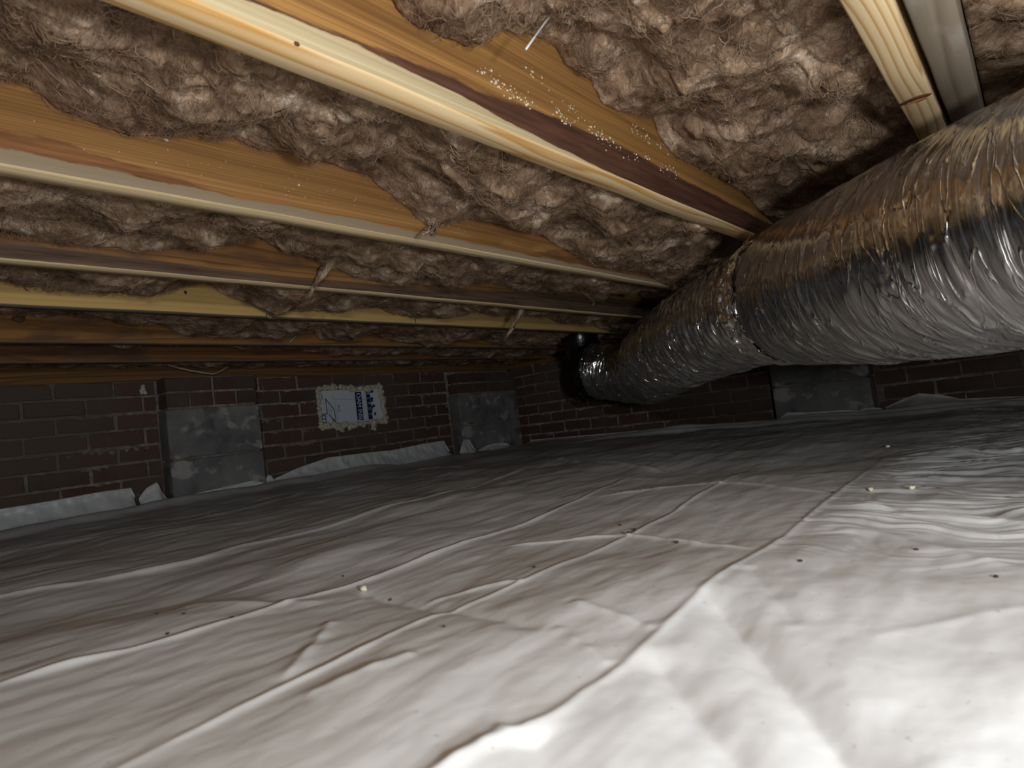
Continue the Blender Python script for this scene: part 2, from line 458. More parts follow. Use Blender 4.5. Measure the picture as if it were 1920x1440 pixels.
or5 = wood('brown_pine_e', (0.34, 0.165, 0.045), (0.17, 0.075, 0.022), 10.0, zf=30, ring=6.0, blotch=(0.13, 0.065, 0.03), blot_t=(0.52, 0.64))
or6 = wood('brown_pine_f', (0.26, 0.115, 0.035), (0.14, 0.06, 0.02), 11.0, zf=25, ring=7.0, blotch=(0.10, 0.055, 0.03), blot_t=(0.5, 0.62))
gb4 = plain('grey_wood_edge', (0.16, 0.13, 0.10), 0.9, scale=40)
gb5 = plain('grey_brown_wood_edge', (0.20, 0.145, 0.095), 0.9, scale=40)
joist('floor_joist', 'grey dusty joist bottom right beside the pale pine one, nearest overhead', J[0] - 0.002, TH, [grey0.m, grey0.m], seed=1)
j0 = joist('floor_joist', 'pale clean pine joist with knot doubled with the grey joist at upper right', J[1], TH, [pale0.m, pale0.m], seed=2)
j1 = joist('floor_joist', 'broad near joist with pale underside, brown stain band and white mould specks', J[2], TH + 0.004, [or1.m, pale1.m], lo=J1LO, hi=J1HI, seed=3)
j2 = joist('floor_joist', 'second joist in front, orange face over a pale striped bottom edge', J[3], TH - 0.004, [or2.m, pale2.m], lo=J2LO, hi=J2HI, seed=4)
j3 = joist('floor_joist', 'dark brown stained joist with pale bottom edge in front of the clean yellow one', J[4], TH - 0.004, [or3.m, pale2.m], lo=J3LO, hi=J3HI, seed=5)
j4 = joist('floor_joist', 'clean yellow joist with a small knot and a grey underside', J[5], TH - 0.006, [ye4.m, gb4], seed=6)
j5 = joist('floor_joist', 'dim orange brown joist just beyond the clean yellow joist', J[6], TH, [or5.m, gb5], seed=7)
j6 = joist('floor_joist', 'dark brown joist farthest from the camera, close to the far brick wall', J[7], TH, [or6.m, gb5], seed=8)
sill = wood('sill_wood', (0.24, 0.12, 0.04), (0.13, 0.06, 0.022), 12.0, zf=40, ring=5)
s1 = mesh_obj('sill_plate', box_mesh('sill', (X0L, YW + 0.004, WT + 0.001), (XW + 0.09, YW + 0.10, JZ), 0.002), sill.m); tag(s1, 'brown wooden sill plate along the top of the far brick wall', 'sill plate')
s2 = mesh_obj('sill_plate', box_mesh('sill', (XW + 0.003, -0.45, WT + 0.001), (XW + 0.10, YW + 0.0, JZ - 0.0005), 0.002), sill.m); tag(s2, 'dark sill plate on top of the right brick wall behind the duct', 'sill plate')
s3 = mesh_obj('rim_joist', box_mesh('rim', (X0L, YW + 0.02, JZ + 0.001), (XW + 0.09, YW + 0.06, JZ + JH - 0.001), 0.002), sill.m); tag(s3, 'dark rim board standing on the sill of the far brick wall', 'joist')

s4 = mesh_obj('rim_joist', box_mesh('rim', (XW + 0.095, -0.9, WT - 0.2), (XW + 0.135, YW + 0.10, JZ + JH), 0.002), sill.m); tag(s4, 'dark end board closing the joists behind the duct end', 'joist')
# knots and specks on the joists
knotm = plain('knot', (0.10, 0.04, 0.018), 0.6, scale=200)
knot2 = plain('knot_red', (0.33, 0.13, 0.05), 0.5, scale=200)
def knot(parent, loc, r, mat, axis):
    V = ICO2[0] * np.array(r); me = np_mesh('knot', V * (1 + 0.08 * rng.randn(len(V), 1)), ICO2[1])
    o = mesh_obj('knot', me, mat, parent); o.location = loc; return o
# split dark knot across the pale doubled joist
knot(j0, (1.035, 0.020, 0.0004), (0.011, 0.0195, 0.0014), knotm, 'z')
knot(j0, (1.041, 0.018, 0.0000), (0.0055, 0.014, 0.0024), knot2, 'z')
knot(j1, (0.318, 0.0008, 0.002), (0.0035, 0.0020, 0.002), knotm, 'z')
knot(j4, (0.660, 0.0, 0.055), (0.004, 0.0012, 0.005), knotm, 'y')
knot(j5, (0.395, 0.0, 0.064), (0.016, 0.004, 0.012), knotm, 'y')
specks = [(0.593, 0.622), (0.607, 0.613), (0.623, 0.614), (0.649, 0.608), (0.672, 0.608), (0.705, 0.654), (0.748, 0.612), (0.76, 0.607), (0.785, 0.627), (0.835, 0.62), (0.857, 0.613), (0.879, 0.606), (0.903, 0.603), (0.964, 0.6), (1.016, 0.612), (1.076, 0.607), (1.115, 0.61), (0.988, 0.655), (1.028, 0.656), (1.079, 0.653)]
items = []
for (x, z) in specks:
    for _ in range(12):
        s = random.uniform(0.0005, 0.0022) * (0.7 + 0.4 * random.random())
        items.append(((x + random.gauss(0, 0.013), random.uniform(-0.0004, 0), z - JZ + 0.004 + random.gauss(0, 0.006)), (s, s * 0.7, s)))
specm = plain('mould', (0.72, 0.66, 0.50), 0.8)
tag(mesh_obj('mould_specks', blobs_mesh('specks', items, ICO1, 0.3), specm, j1), 'cream mould specks along the stain', kind='stuff')
items = [((random.uniform(0.2, 1.1), 0, random.uniform(0.035, 0.075)), (0.0008,) * 3) for _ in range(60)] + [((0.355, 0, 0.083), (0.004, 0.001, 0.003)), ((0.56, 0, 0.06), (0.003, 0.001, 0.003))]
tag(mesh_obj('mould_specks', blobs_mesh('specks', items, ICO1, 0.3), specm, j2), kind='stuff')

# ------------------------------------------------------------------ insulation
def insul_mat(name, hue):
    k = NT(name, 1.0, 0, 0.05)
    o = k.obj()
    warp = k.n('ShaderNodeTexNoise'); k.l(o, warp.inputs['Vector']); warp.inputs['Scale'].default_value = 9; warp.inputs['Detail'].default_value = 2
    add = k.n('ShaderNodeVectorMath', operation='MULTIPLY_ADD'); k.l(warp.outputs['Color'], add.inputs[0]); add.inputs[1].default_value = (0.16, 0.16, 0.16); k.l(o, add.inputs[2])
    w = add.outputs[0]
    big = k.noise(w, 13, 4, 0.6)
    fib = k.noise(k.map(w, (55, 16, 55)), 1.0, 5, 0.7, 0.6)
    fine = k.noise(k.map(w, (260, 70, 260)), 1.0, 4, 0.7, 0.4)
    f = k.math('ADD', k.math('MULTIPLY', big, 0.85), k.math('ADD', k.math('MULTIPLY', fib, 0.40), k.math('MULTIPLY', fine, 0.25)))
    c = k.ramp(f, [(0.52, (0.055 * hue, 0.031 * hue, 0.018 * hue)), (0.66, (0.21 * hue, 0.129 * hue, 0.078 * hue)), (0.79, (0.42 * hue, 0.28 * hue, 0.18 * hue)), (0.92, (0.74, 0.58, 0.43))])
    k.col(c)
    k.bump(k.math('ADD', k.math('MULTIPLY', fib, 1.0), k.math('MULTIPLY', fine, 0.5)), 0.6, 0.008)
    return k.m
INS = insul_mat('fibreglass_brown', 1.0)
k = NT('loose_fibre', 0.9, 0, 0.2)
fr = k.noise(k.obj(), 30, 2)
k.col(k.ramp(fr, [(0.35, (0.16, 0.10, 0.06)), (0.6, (0.38, 0.26, 0.17)), (0.75, (0.62, 0.48, 0.35))]))
FIB = k.m

k = NT('fibre_fuzz', 1.0, 0, 0.05)
fr = k.noise(k.obj(), 16, 3)
k.col(k.ramp(fr, [(0.38, (0.13, 0.08, 0.047)), (0.6, (0.33, 0.215, 0.135)), (0.75, (0.52, 0.38, 0.26))]))
FUZZ = k.m

def strands(surf, n, seed, lmin=0.015, lmax=0.05, w=0.00035, K=7, liftmax=0.006):
    """surf(x,t)->(P, dPx, dPt) ; curly flat fibres lying on the surface, a few hanging"""
    rs = np.random.RandomState(seed)
    x, t = surf['rx'](rs, n), rs.rand(n)
    ang = rs.rand(n) * 2 * PI; curl = rs.randn(n) * 60
    L = rs.uniform(lmin, lmax, n)
    P = np.zeros((n, K, 3)); px, py = x.copy(), surf['y'](t)
    lift = rs.uniform(0.0005, liftmax, n)
    hang = rs.rand(n) < 0.03
    for i in range(K):
        zz = surf['z'](px, py)
        s = i / (K - 1)
        P[:, i, 0] = px; P[:, i, 1] = np.clip(py, surf['y0'] + .001, surf['y1'] - .002)
        P[:, i, 2] = zz - lift * (0.4 + math.sin(PI * s)) - hang * L * s * 0.5
        step = L / (K - 1)
        px = px + np.cos(ang) * step; py = py + np.sin(ang) * step
        ang = ang + curl * step + rs.randn(n) * 0.25
    T = np.gradient(P, axis=1); S = np.cross(T, rs.randn(n, 1, 3)); S /= (np.linalg.norm(S, axis=2, keepdims=True) + 1e-9)
    wd = w * rs.uniform(0.6, 1.8, n)[:, None, None] * np.linspace(1, 0.4, K)[None, :, None]
    V = np.stack([P - S * wd, P + S * wd], 2).reshape(-1, 3)
    base = (np.arange(n) * K * 2)[:, None, None]; i = np.arange(K - 1)[None, :, None] * 2
    F = (base + i + np.array([0, 1, 3, 2])[None, None, :]).reshape(-1, 4)
    return np_mesh('fibres', V, F, True)

def batt(label, y0, y1, za, ztab, seed, dx=0.006, dt=0.006, x0=-0.4, x1=XW, xdense=None, amp=1.0, nstr=1500, bulge=0.02, tnear=0.0):
    root = thing('insulation_batt', label, 'insulation', (0, 0, 0))
    nx = int((x1 - x0) / dx); nt = int((y1 - y0) / dt)
    xs = np.linspace(x0, x1, nx); ts = np.linspace(0, 1, nt)
    def base(x, t):
        zb = interp(ztab, x) + 0.004 * fbm(x * 28 + seed, x * 0 + 1.1, 3)
        zaa = za + 0.03 * fbm(x * 5 + seed, x * 0 + 7.7, 3)
        z = zaa + (zb - zaa) * smooth(t) - bulge * np.sin(PI * t) * (1 + 0.8 * fbm(x * 4 + seed * 2, t * 2, 2))
        return z
    W = y1 - y0
    def lumps(x, y):
        wx = x + 0.035 * fbm(x * 14 + seed, y * 14, 3); wy = y + 0.035 * fbm(x * 14 - 31, y * 14 + seed, 3)
        a = 0.030 * fbm(x * 7 + seed * 1.3, y * 7, 2)
        r = np.clip(1 - np.abs(fbm(wx * 13 + seed, wy * 17, 2, 0.4)), 0, 1)          # ridged folds
        b = 0.013 * (r ** 2.0 - 0.45)
        c = 0.0024 * fbm(wx * 50, wy * 26 + seed, 3)
        d = 0.0010 * fbm(wx * 190, wy * 80 + seed, 2)
        return (a + b + c + d) * amp
    def zfun(x, y):
        t = np.clip((y - y0) / W, 0, 1)
        edge = np.minimum(1, (1 - t) * W / 0.06) * 0.85 + 0.15
        return np.minimum(base(x, t) + lumps(x, y) * edge, JZ + JH - 0.02)
    X = xs[:, None] + 0 * ts[None, :]; Y = y0 + W * ts[None, :] + 0 * xs[:, None]
    Z = zfun(X, Y)
    # curl the folds sideways a little so that they overhang
    X = X + 0.008 * fbm(X * 22 + 5, Y * 22 + seed, 3)
    inner = np.clip(np.minimum(ts, 1 - ts) * W / 0.03, 0, 1)[None, :]
    Y = Y + 0.010 * fbm(X * 22 - 15, Y * 22 + seed, 3) * inner
    V = np.stack([X, Y, Z], -1)
    top = np.stack([np.broadcast_to(xs[:, None], (nx, 2)), np.broadcast_to(np.array([[y1, y0]]), (nx, 2)), np.full((nx, 2), JZ + JH - 0.002)], -1)
    V = np.concatenate([V, top], 1).reshape(-1, 3)
    F = grid_faces(nx, nt + 2, close_v=True, flip=True)
    me = np_mesh('batt', V, F)
    mesh_obj('fibre_blanket', me, INS, root)
    if nstr:
        xa, xb = xdense if xdense else (x0, x1)
        surf = dict(rx=lambda rs, n: xa + (xb - xa) * rs.rand(n) ** 1.3, y=lambda t: y0 + W * (0.02 + 0.96 * t), z=zfun, y0=y0, y1=y1)
        tag(mesh_obj('loose_fibres', strands(surf, nstr, int(seed * 10)), FIB, root), kind='stuff')
        tag(mesh_obj('surface_fuzz', strands(surf, nstr * 5, int(seed * 10) + 1, 0.006, 0.022, 0.00026, 4, 0.009), FUZZ, root), kind='stuff')
    return root
T1 = [(0.30, 0.69), (0.446, 0.66), (0.452, 0.651), (0.478, 0.637), (0.555, 0.648), (0.574, 0.664), (0.609, 0.694), (0.634, 0.697), (0.691, 0.718), (0.716, 0.72), (0.761, 0.731), (0.779, 0.708), (0.847, 0.713), (0.878, 0.681), (0.919, 0.675), (1.0, 0.69), (1.056, 0.71), (1.072, 0.675), (1.138, 0.643), (1.31, 0.655), (1.5, 0.65), (1.562, 0.635), (1.681, 0.615), (2.2, 0.62), (3.3, 0.62)]
T2 = [(-0.4, 0.66), (0.17, 0.659), (0.193, 0.666), (0.205, 0.657), (0.24, 0.64), (0.28, 0.63), (0.297, 0.629), (0.341, 0.636), (0.397, 0.657), (0.45, 0.666), (0.496, 0.656), (0.555, 0.665), (0.641, 0.66), (0.698, 0.66), (0.745, 0.642), (0.781, 0.625), (0.818, 0.599), (0.845, 0.592), (0.883, 0.606), (0.986, 0.624), (1.14, 0.636), (1.234, 0.619), (1.315, 0.6), (1.435, 0.578), (1.574, 0.572), (1.738, 0.582), (1.845, 0.554), (1.975, 0.558), (3.3, 0.58)]
T3 = [(-0.4, 0.6), (0.229, 0.596), (0.317, 0.592), (0.387, 0.595), (0.435, 0.591), (0.514, 0.608), (0.589, 0.634), (0.629, 0.658), (0.678, 0.663), (0.71, 0.646), (0.798, 0.628), (0.849, 0.617), (0.903, 0.6), (0.965, 0.585), (1.07, 0.583), (1.186, 0.586), (1.273, 0.605), (1.515, 0.621), (1.566, 0.607), (1.702, 0.611), (1.871, 0.658), (1.957, 0.639), (2.035, 0.594), (2.098, 0.65), (2.235, 0.661), (2.835, 0.66), (3.3, 0.66)]
T4 = [(-0.4, 0.62), (0.285, 0.612), (0.314, 0.6), (0.367, 0.592), (0.481, 0.596), (0.59, 0.604), (0.652, 0.629), (0.702, 0.635), (0.733, 0.629), (0.769, 0.603), (0.843, 0.584), (0.877, 0.566), (0.922, 0.573), (0.99, 0.57), (1.113, 0.58), (1.268, 0.602), (1.323, 0.581), (1.432, 0.571), (1.555, 0.587), (1.612, 0.606), (1.839, 0.613), (2.171, 0.618), (2.256, 0.595), (2.551, 0.601), (2.619, 0.57), (3.3, 0.57)]
T5 = [(-0.4, 0.63), (0.356, 0.631), (0.452, 0.616), (0.496, 0.633), (0.606, 0.627), (0.703, 0.626), (0.752, 0.611), (0.818, 0.578), (0.915, 0.574), (1.104, 0.578), (1.203, 0.586), (1.295, 0.609), (1.32, 0.568), (1.576, 0.601), (1.684, 0.573), (1.907, 0.559), (1.956, 0.577), (2.121, 0.598), (2.376, 0.564), (3.3, 0.57)]
T6 = [(-0.4, 0.62), (1.0, 0.61), (1.4, 0.60), (1.6, 0.575), (2.2, 0.58), (2.6, 0.56), (3.3, 0.58)]
T7 = [(-0.4, 0.60), (1.0, 0.59), (2.0, 0.575), (3.3, 0.58)]
T0 = [(0.0, 0.66), (1.0, 0.64), (3.3, 0.62)]
e = 0.0015
batt('brown insulation batt at upper right beyond the grey joist, partly behind the duct', -0.42, J[0] - 0.002 - e, 0.64, T0, 0.7, 0.007, 0.007, -0.3, 2.4, (0.3, 1.4), 1.0, 1200)
b1 = batt('widest brown insulation batt between the pale doubled joist and the stained joist', J[1] + TH + e, J[2] - e, 0.635, T1, 1.9, 0.0042, 0.0042, -0.5, 2.3, (0.25, 1.6), 1.15, 4200, 0.02)
b2 = batt('brown insulation batt between the stained joist and the second joist, torn tuft hanging', J[2] + TH + 0.004 + e, J[3] - e, 0.60, T2, 3.1, 0.0042, 0.0045, -0.6, 2.4, (0.05, 1.9), 1.0, 4200, 0.012)
b3 = batt('brown insulation batt between second and third joists with a long pale wisp', J[3] + TH - 0.004 + e, J[4] - e, 0.60, T3, 4.3, 0.006, 0.006, -0.7, XW, (0.15, 2.4), 0.9, 3000, 0.010)
b4 = batt('brown insulation batt sagging onto the clean yellow joist', J[4] + TH - 0.004 + e, J[5] - e, 0.59, T4, 5.9, 0.007, 0.007, -0.7, XW, (0.2, 2.8), 0.8, 2200, 0.008)
batt('dim insulation batt just beyond the clean yellow joist', J[5] + TH - 0.006 + e, J[6] - e, 0.59, T5, 6.7, 0.008, 0.008, -0.7, XW, (0.3, 2.8), 0.8, 1500, 0.008)
batt('dark insulation batt between the two farthest brown joists', J[6] + TH + e, J[7] - e, 0.60, T6, 7.9, 0.010, 0.010, -0.6, XW, (0.4, 2.8), 0.8, 800, 0.006)
batt('dark insulation batt over the top of the far brick wall', J[7] + TH + e, YW + 0.018, 0.59, T7, 8.8, 0.010, 0.010, -0.6, XW, (0.4, 2.8), 0.8, 800, 0.006)

# hanging tufts: bundles of pale fibre, parts of their batts
def tuft(parent, top, tip, r0, seed, n=90, bow=0.01):
    rs = np.random.RandomState(seed); top = np.array(top); tip = np.array(tip)
    K = 9; s = np.linspace(0, 1, K)
    prof = r0 * (1 - s) ** 0.6 * (0.75 + 0.35 * np.sin(2.2 * PI * s + seed)) + 0.0008
    bend = rs.randn(3) * bow
    pts = [top + (tip - top) * q + bend * math.sin(PI * q) for q in s]
    V = tube_arrays([tuple(p) for p in pts], prof, 14, 0.8)
    V = V + (0.14 * r0) * rs.randn(len(V), 3)
    o = mesh_obj('hanging_tuft', np_mesh('tuft', V, grid_faces(K, 14, True)), TUFT, parent)
    # loose hairs
    P = np.zeros((n, 6, 3))
    a = rs.rand(n) * 0.8; Lh = rs.uniform(0.2, 0.5, n)
    off = rs.randn(n, 3)
    for i in range(6):
        q = np.clip(a + Lh * i / 5, 0, 1.08)
        c = top + (tip - top) * q[:, None] + bend * np.sin(PI * q)[:, None]
        rr = r0 * np.clip(1 - q, 0.1, 1) ** 0.6
        P[:, i] = c + np.clip(off, -1.2, 1.2) * rr[:, None] * 0.6 + rs.randn(n, 3) * r0 * 0.10
    T = np.gradient(P, axis=1); S = np.cross(T, rs.randn(n, 1, 3)); S /= np.linalg.norm(S, axis=2, keepdims=True) + 1e-9
    V = np.stack([P - S * 0.0004, P + S * 0.0004], 2).reshape(-1, 3)
    base = (np.arange(n) * 12)[:, None, None]; i = np.arange(5)[None, :, None] * 2
    F = (base + i + np.array([0, 1, 3, 2])[None, None, :]).reshape(-1, 4)
    tag(mesh_obj('tuft_hairs', np_mesh('hairs', V, F), FIB, o), kind='stuff')
    return o
k = NT('tuft', 1.0, 0, 0.05)
tn = k.noise(k.map(k.obj(), (160, 160, 35)), 1.0, 4, 0.6, 0.5)
k.col(k.ramp(tn, [(0.3, (0.20, 0.12, 0.085)), (0.5, (0.42, 0.29, 0.21)), (0.7, (0.62, 0.47, 0.36))])); k.bump(tn, 0.8, 0.004)
TUFT = k.m
tuft(b2, (0.826, J[3] - 0.022, 0.612), (0.806, J[3] - 0.010, 0.558), 0.014, 1)
tuft(b2, (0.846, J[3] - 0.022, 0.612), (0.842, J[3] - 0.014, 0.575), 0.012, 2)
tuft(b2, (1.895, J[3] - 0.065, 0.665), (1.866, J[3] - 0.04, 0.545), 0.042, 3, 160)
tuft(b2, (1.80, J[3] - 0.075, 0.660), (1.79, J[3] - 0.045, 0.572), 0.045, 4, 160)
tuft(b3, (0.885, J[4] - 0.020, 0.640), (0.789, J[4] - 0.030, 0.526), 0.017, 5, 90, 0.004)
tuft(b3, (2.03, J[4] - 0.04, 0.66), (2.04, J[4] - 0.01, 0.588), 0.028, 6)
tuft(b3, (1.69, 1.41, 0.60), (1.617, 1.40, 0.465), 0.017, 7, 90, 0.004) if False else None
tuft(b4, (1.70, J[4] + TH + 0.02, 0.590), (1.617, 1.395, 0.465), 0.016, 7, 80, 0.004)
tuft(b4, (0.902, J[5] - 0.03, 0.595), (0.877, J[5] - 0.008, 0.562), 0.02, 8)

# ------------------------------------------------------------------ flexible duct
k = NT('foil_jacket', 0.3, 1.0, 0.5)
uv = k.n('ShaderNodeUVMap').outputs[0]
st = k.noise(k.map(uv, (170, 7, 1)), 1.0, 5, 0.65, 0.8)
st2 = k.noise(k.map(uv, (55, 4, 1), (3, 1, 0)), 1.0, 4, 0.6, 1.2)
st3 = k.noise(k.map(uv, (420, 16, 1)), 1.0, 3, 0.6, 0.5)
crin = k.math('SUBTRACT', 1.0, k.step(k.math('ABSOLUTE', k.math('SUBTRACT', k.noise(k.map(uv, (26, 5, 1), (7, 2, 0)), 1.0, 3, 0.55, 0.8), 0.5)), 0.0, 0.022))
patch = k.noise(k.map(uv, (7, 3, 1)), 1.0, 3, 0.55, 0.6)
dust = k.math('MULTIPLY', k.step(k.math('ADD', st, k.math('MULTIPLY', patch, 0.5)), 0.70, 1.05), 0.16)
k.col(k.mix(dust, (0.60, 0.59, 0.58), (0.36, 0.35, 0.335)))
k.put(k.b.inputs['Metallic'], k.math('SUBTRACT', 1.0, k.math('MULTIPLY', dust, 0.9)))
k.rgh(k.math('ADD', 0.04, k.math('MULTIPLY', st, 0.12)))
k.bump(k.math('ADD', k.math('ADD', st2, k.math('MULTIPLY', crin, 0.95)), k.math('ADD', k.math('MULTIPLY', st, 0.32), k.math('MULTIPLY', st3, 0.04))), 0.42, 0.004)
FOIL = k.m
k = NT('foil_crinkle_band', 0.17, 1.0, 0.5)
tv = k.n('ShaderNodeTexVoronoi'); tv.inputs['Scale'].default_value = 75; k.l(k.obj(), tv.inputs['Vector'])
k.col((0.82, 0.81, 0.79)); k.bump(k.math('ADD', k.math('MULTIPLY', tv.outputs['Distance'], 0.5), k.noise(k.obj(), 40, 2)), 0.5, 0.006)
TAPE = k.m
DARKM = NT('dark_collar', 0.22, 0.9, 0.5); DARKM.col((0.05, 0.05, 0.052)); DARKM.bump(DARKM.noise(DARKM.obj(), 60, 3), 0.5, 0.004); DARKM = DARKM.m

ctrl = np.array([(0.42, -0.78, 0.338), (0.62, -0.50, 0.338), (0.80, -0.26, 0.338), (0.965, -0.045, 0.338), (1.10, 0.13, 0.343), (1.36, 0.36, 0.364), (1.58, 0.57, 0.372), (1.84, 0.84, 0.356), (2.12, 1.10, 0.328), (2.38, 1.27, 0.314), (2.56, 1.44, 0.322), (2.655, 1.62, 0.356), (2.675, 1.755, 0.376)])
def catmull(P, n):
    P = np.asarray(P); P = np.vstack([2 * P[0] - P[1], P, 2 * P[-1] - P[-2]]); out = []
    m = len(P) - 3
    for q in np.linspace(0, m - 1e-6, n):
        i = int(q); t = q - i; a, b, c, d = P[i:i + 4]
        out.append(0.5 * ((2 * b) + (c - a) * t + (2 * a - 5 * b + 4 * c - d) * t * t + (3 * b - a - 3 * c + d) * t ** 3))
    return np.array(out)
dense = catmull(ctrl, 3000)
seg = np.r_[0, np.cumsum(np.linalg.norm(np.diff(dense, axis=0), axis=1))]
LEN = seg[-1]
def path_at(s):
    return np.stack([np.interp(s, seg, dense[:, i]) for i in range(3)], -1)
def s_near(p): return seg[np.argmin(np.linalg.norm(dense - np.array(p), axis=1))]
S_CR = s_near((1.395, 0.39, 0.37)) - 0.065          # where the near length overlaps the far one
def sweep(s0, s1, ns, nv, rfun, name, mat, parent):
    s = ns if hasattr(ns, '__len__') else np.linspace(s0, s1, ns)
    ns = len(s); C = path_at(s); T = path_at(s + 0.004) - path_at(s - 0.004); T /= np.linalg.norm(T, axis=1, keepdims=True)
    side = np.cross(T, np.array([0, 0, 1.0])); side /= np.linalg.norm(side, axis=1, keepdims=True); up = np.cross(side, T)
    a = np.linspace(0, 2 * PI, nv, endpoint=False)
    r = rfun(s[:, None], a[None, :])
    V = C[:, None] + r[..., None] * (np.cos(a)[None, :, None] * side[:, None] + np.sin(a)[None, :, None] * up[:, None])
    me = np_mesh(name, V.reshape(-1, 3), grid_faces(ns, nv, True))
    uvl = me.uv_layers.new(name='UVMap'); li = np.zeros(len(me.loops), np.int32); me.loops.foreach_get('vertex_index', li)
    iu, iv = li // nv, li % nv
    v = iv / nv
    lead = np.arange(len(li)) % 4
    v = np.where((lead >= 2) & (iv == 0), 1.0, v)
    uvl.data.foreach_set('uv', np.stack([s[iu], v], -1).astype(np.float32).ravel())
    return mesh_obj(name, me, mat, parent)
def jacket_r(s, a):
    near = smooth((S_CR - s) / 0.05 + 0.5)
    aw = a + 0.0 * s
    # noise that closes around the tube
    cx, sx = np.cos(aw), np.sin(aw)
    r = 0.139 + 0.011 * near
    r = r + 0.004 * fbm(s * 3 + cx * 0.7, sx * 0.7 + 4, 2)
    pitch = 0.030
    ph = (s + 0.012 * sx + 0.010 * fbm(s * 6 + cx, sx + 3, 2)) / pitch
    rib = np.abs(np.sin(PI * ph)) ** 0.7
    r = r + (0.0009 * near + 0.0075 * (1 - near)) * (rib - 0.6) * (0.7 + 0.9 * fbm(s * 4 + 2 + cx, sx * 1.5, 2) + 0.3)
    wr = fbm(s * 45 + 2.5 * cx, sx * 2.2 + s * 3, 3)
    r = r + (0.0016 * near + 0.0034 * (1 - near)) * wr
    # sharp gathered folds of the film, mostly running round the tube
    n1 = fbm(s * 20 + 1.2 * cx + 5, 1.6 * sx + s * 2.5, 2)
    m1 = smooth(0.5 + 1.1 * fbm(s * 5 + 2.2 * cx, 2.6 * sx - 3, 2))
    r = r + (0.0034 * near + 0.0055 * (1 - near)) * m1 * np.clip(1 - np.abs(n1) / (0.075 + 0.06 * (1 - near)), 0, 1)
    r = r - 0.010 * np.exp(-((s - S_CR - 0.035) / 0.02) ** 2)
    # the far bend is gathered into deeper folds
    far = smooth((s - (LEN - 1.0)) / 0.5)
    r = r + 0.006 * far * (np.abs(np.sin(PI * (s + 0.02 * cx) / 0.055)) - 0.5)
    return r
duct = thing('flexible_duct', 'large silver foil flexible duct slung under the joists at right', 'duct')
S_V = s_near((0.86, -0.18, 0.352))
sweep(0, LEN, np.concatenate([np.arange(0, S_V, 0.006), np.arange(S_V, LEN, 0.0013), [LEN]]), 176, jacket_r, 'foil_jacket', FOIL, duct)
def tape_r(s, a):
    return 0.1465 - 0.012 * np.exp(-((s - S_CR - 0.05) / 0.02) ** 2) + 0.0085 * fbm(s * 55 + 4 * np.cos(a), 4 * np.sin(a) + s * 12, 3) + 0.006 * smooth((S_CR + 0.02 - s) / 0.05)
sweep(S_CR + 0.03, S_CR + 0.085, 40, 260, tape_r, 'foil_crinkle_band', TAPE, duct)
S_T = [s_near((1.87, 0.86, 0.35)), s_near((2.36, 1.26, 0.315))]  # two extra bands, added so the crumpled jacket catches bright glints
for sc in S_T:
    def band_r(s, a, sc=sc): return 0.1425 + 0.0085 * fbm(s * 55 + 4 * np.cos(a) + sc, 4 * np.sin(a) + s * 12, 3) - 0.006 * (np.abs(s - sc) / 0.022) ** 4
    sweep(sc - 0.022, sc + 0.022, 34, 260, band_r, 'foil_crinkle_band', TAPE, duct)
# end collar and the dark boot that turns up between the joists
endp = path_at(np.array([LEN]))[0]; endt = path_at(np.array([LEN]))[0] - path_at(np.array([LEN - 0.02]))[0]; endt /= np.linalg.norm(endt)
def col_r(s, a): return 0.150 + 0.003 * fbm(s * 60 + np.cos(a) * 2, np.sin(a) * 2, 2) + 0.004 * (np.abs(s - (LEN - 0.018)) < 0.006)
sweep(LEN - 0.035, LEN - 0.001, 12, 96, col_r, 'end_collar', DARKM, duct)
cap = endp - endt * 0.004
bmc = bmesh.new(); bmesh.ops.create_cone(bmc, cap_ends=True, segments=48, radius1=0.147, radius2=0.140, depth=0.006)
mc = bpy.data.meshes.new('cap'); bmc.to_mesh(mc); bmc.free()
mc.transform(Matrix.Translation(Vector(cap)) @ Vector(endt).to_track_quat('Z', 'Y').to_matrix().to_4x4())
mesh_obj('end_cap', mc, DARKM, duct)
bc_ = path_at(np.array([LEN - 0.115]))[0]
mesh_obj('boot_pipe', tube_mesh('boot', [(2.66, 1.795, z) for z in (0.45, 0.50, 0.53, 0.56, 0.60, 0.68)], [0.070, 0.085, 0.096, 0.096, 0.098, 0.098], 48), DARKM, duct)

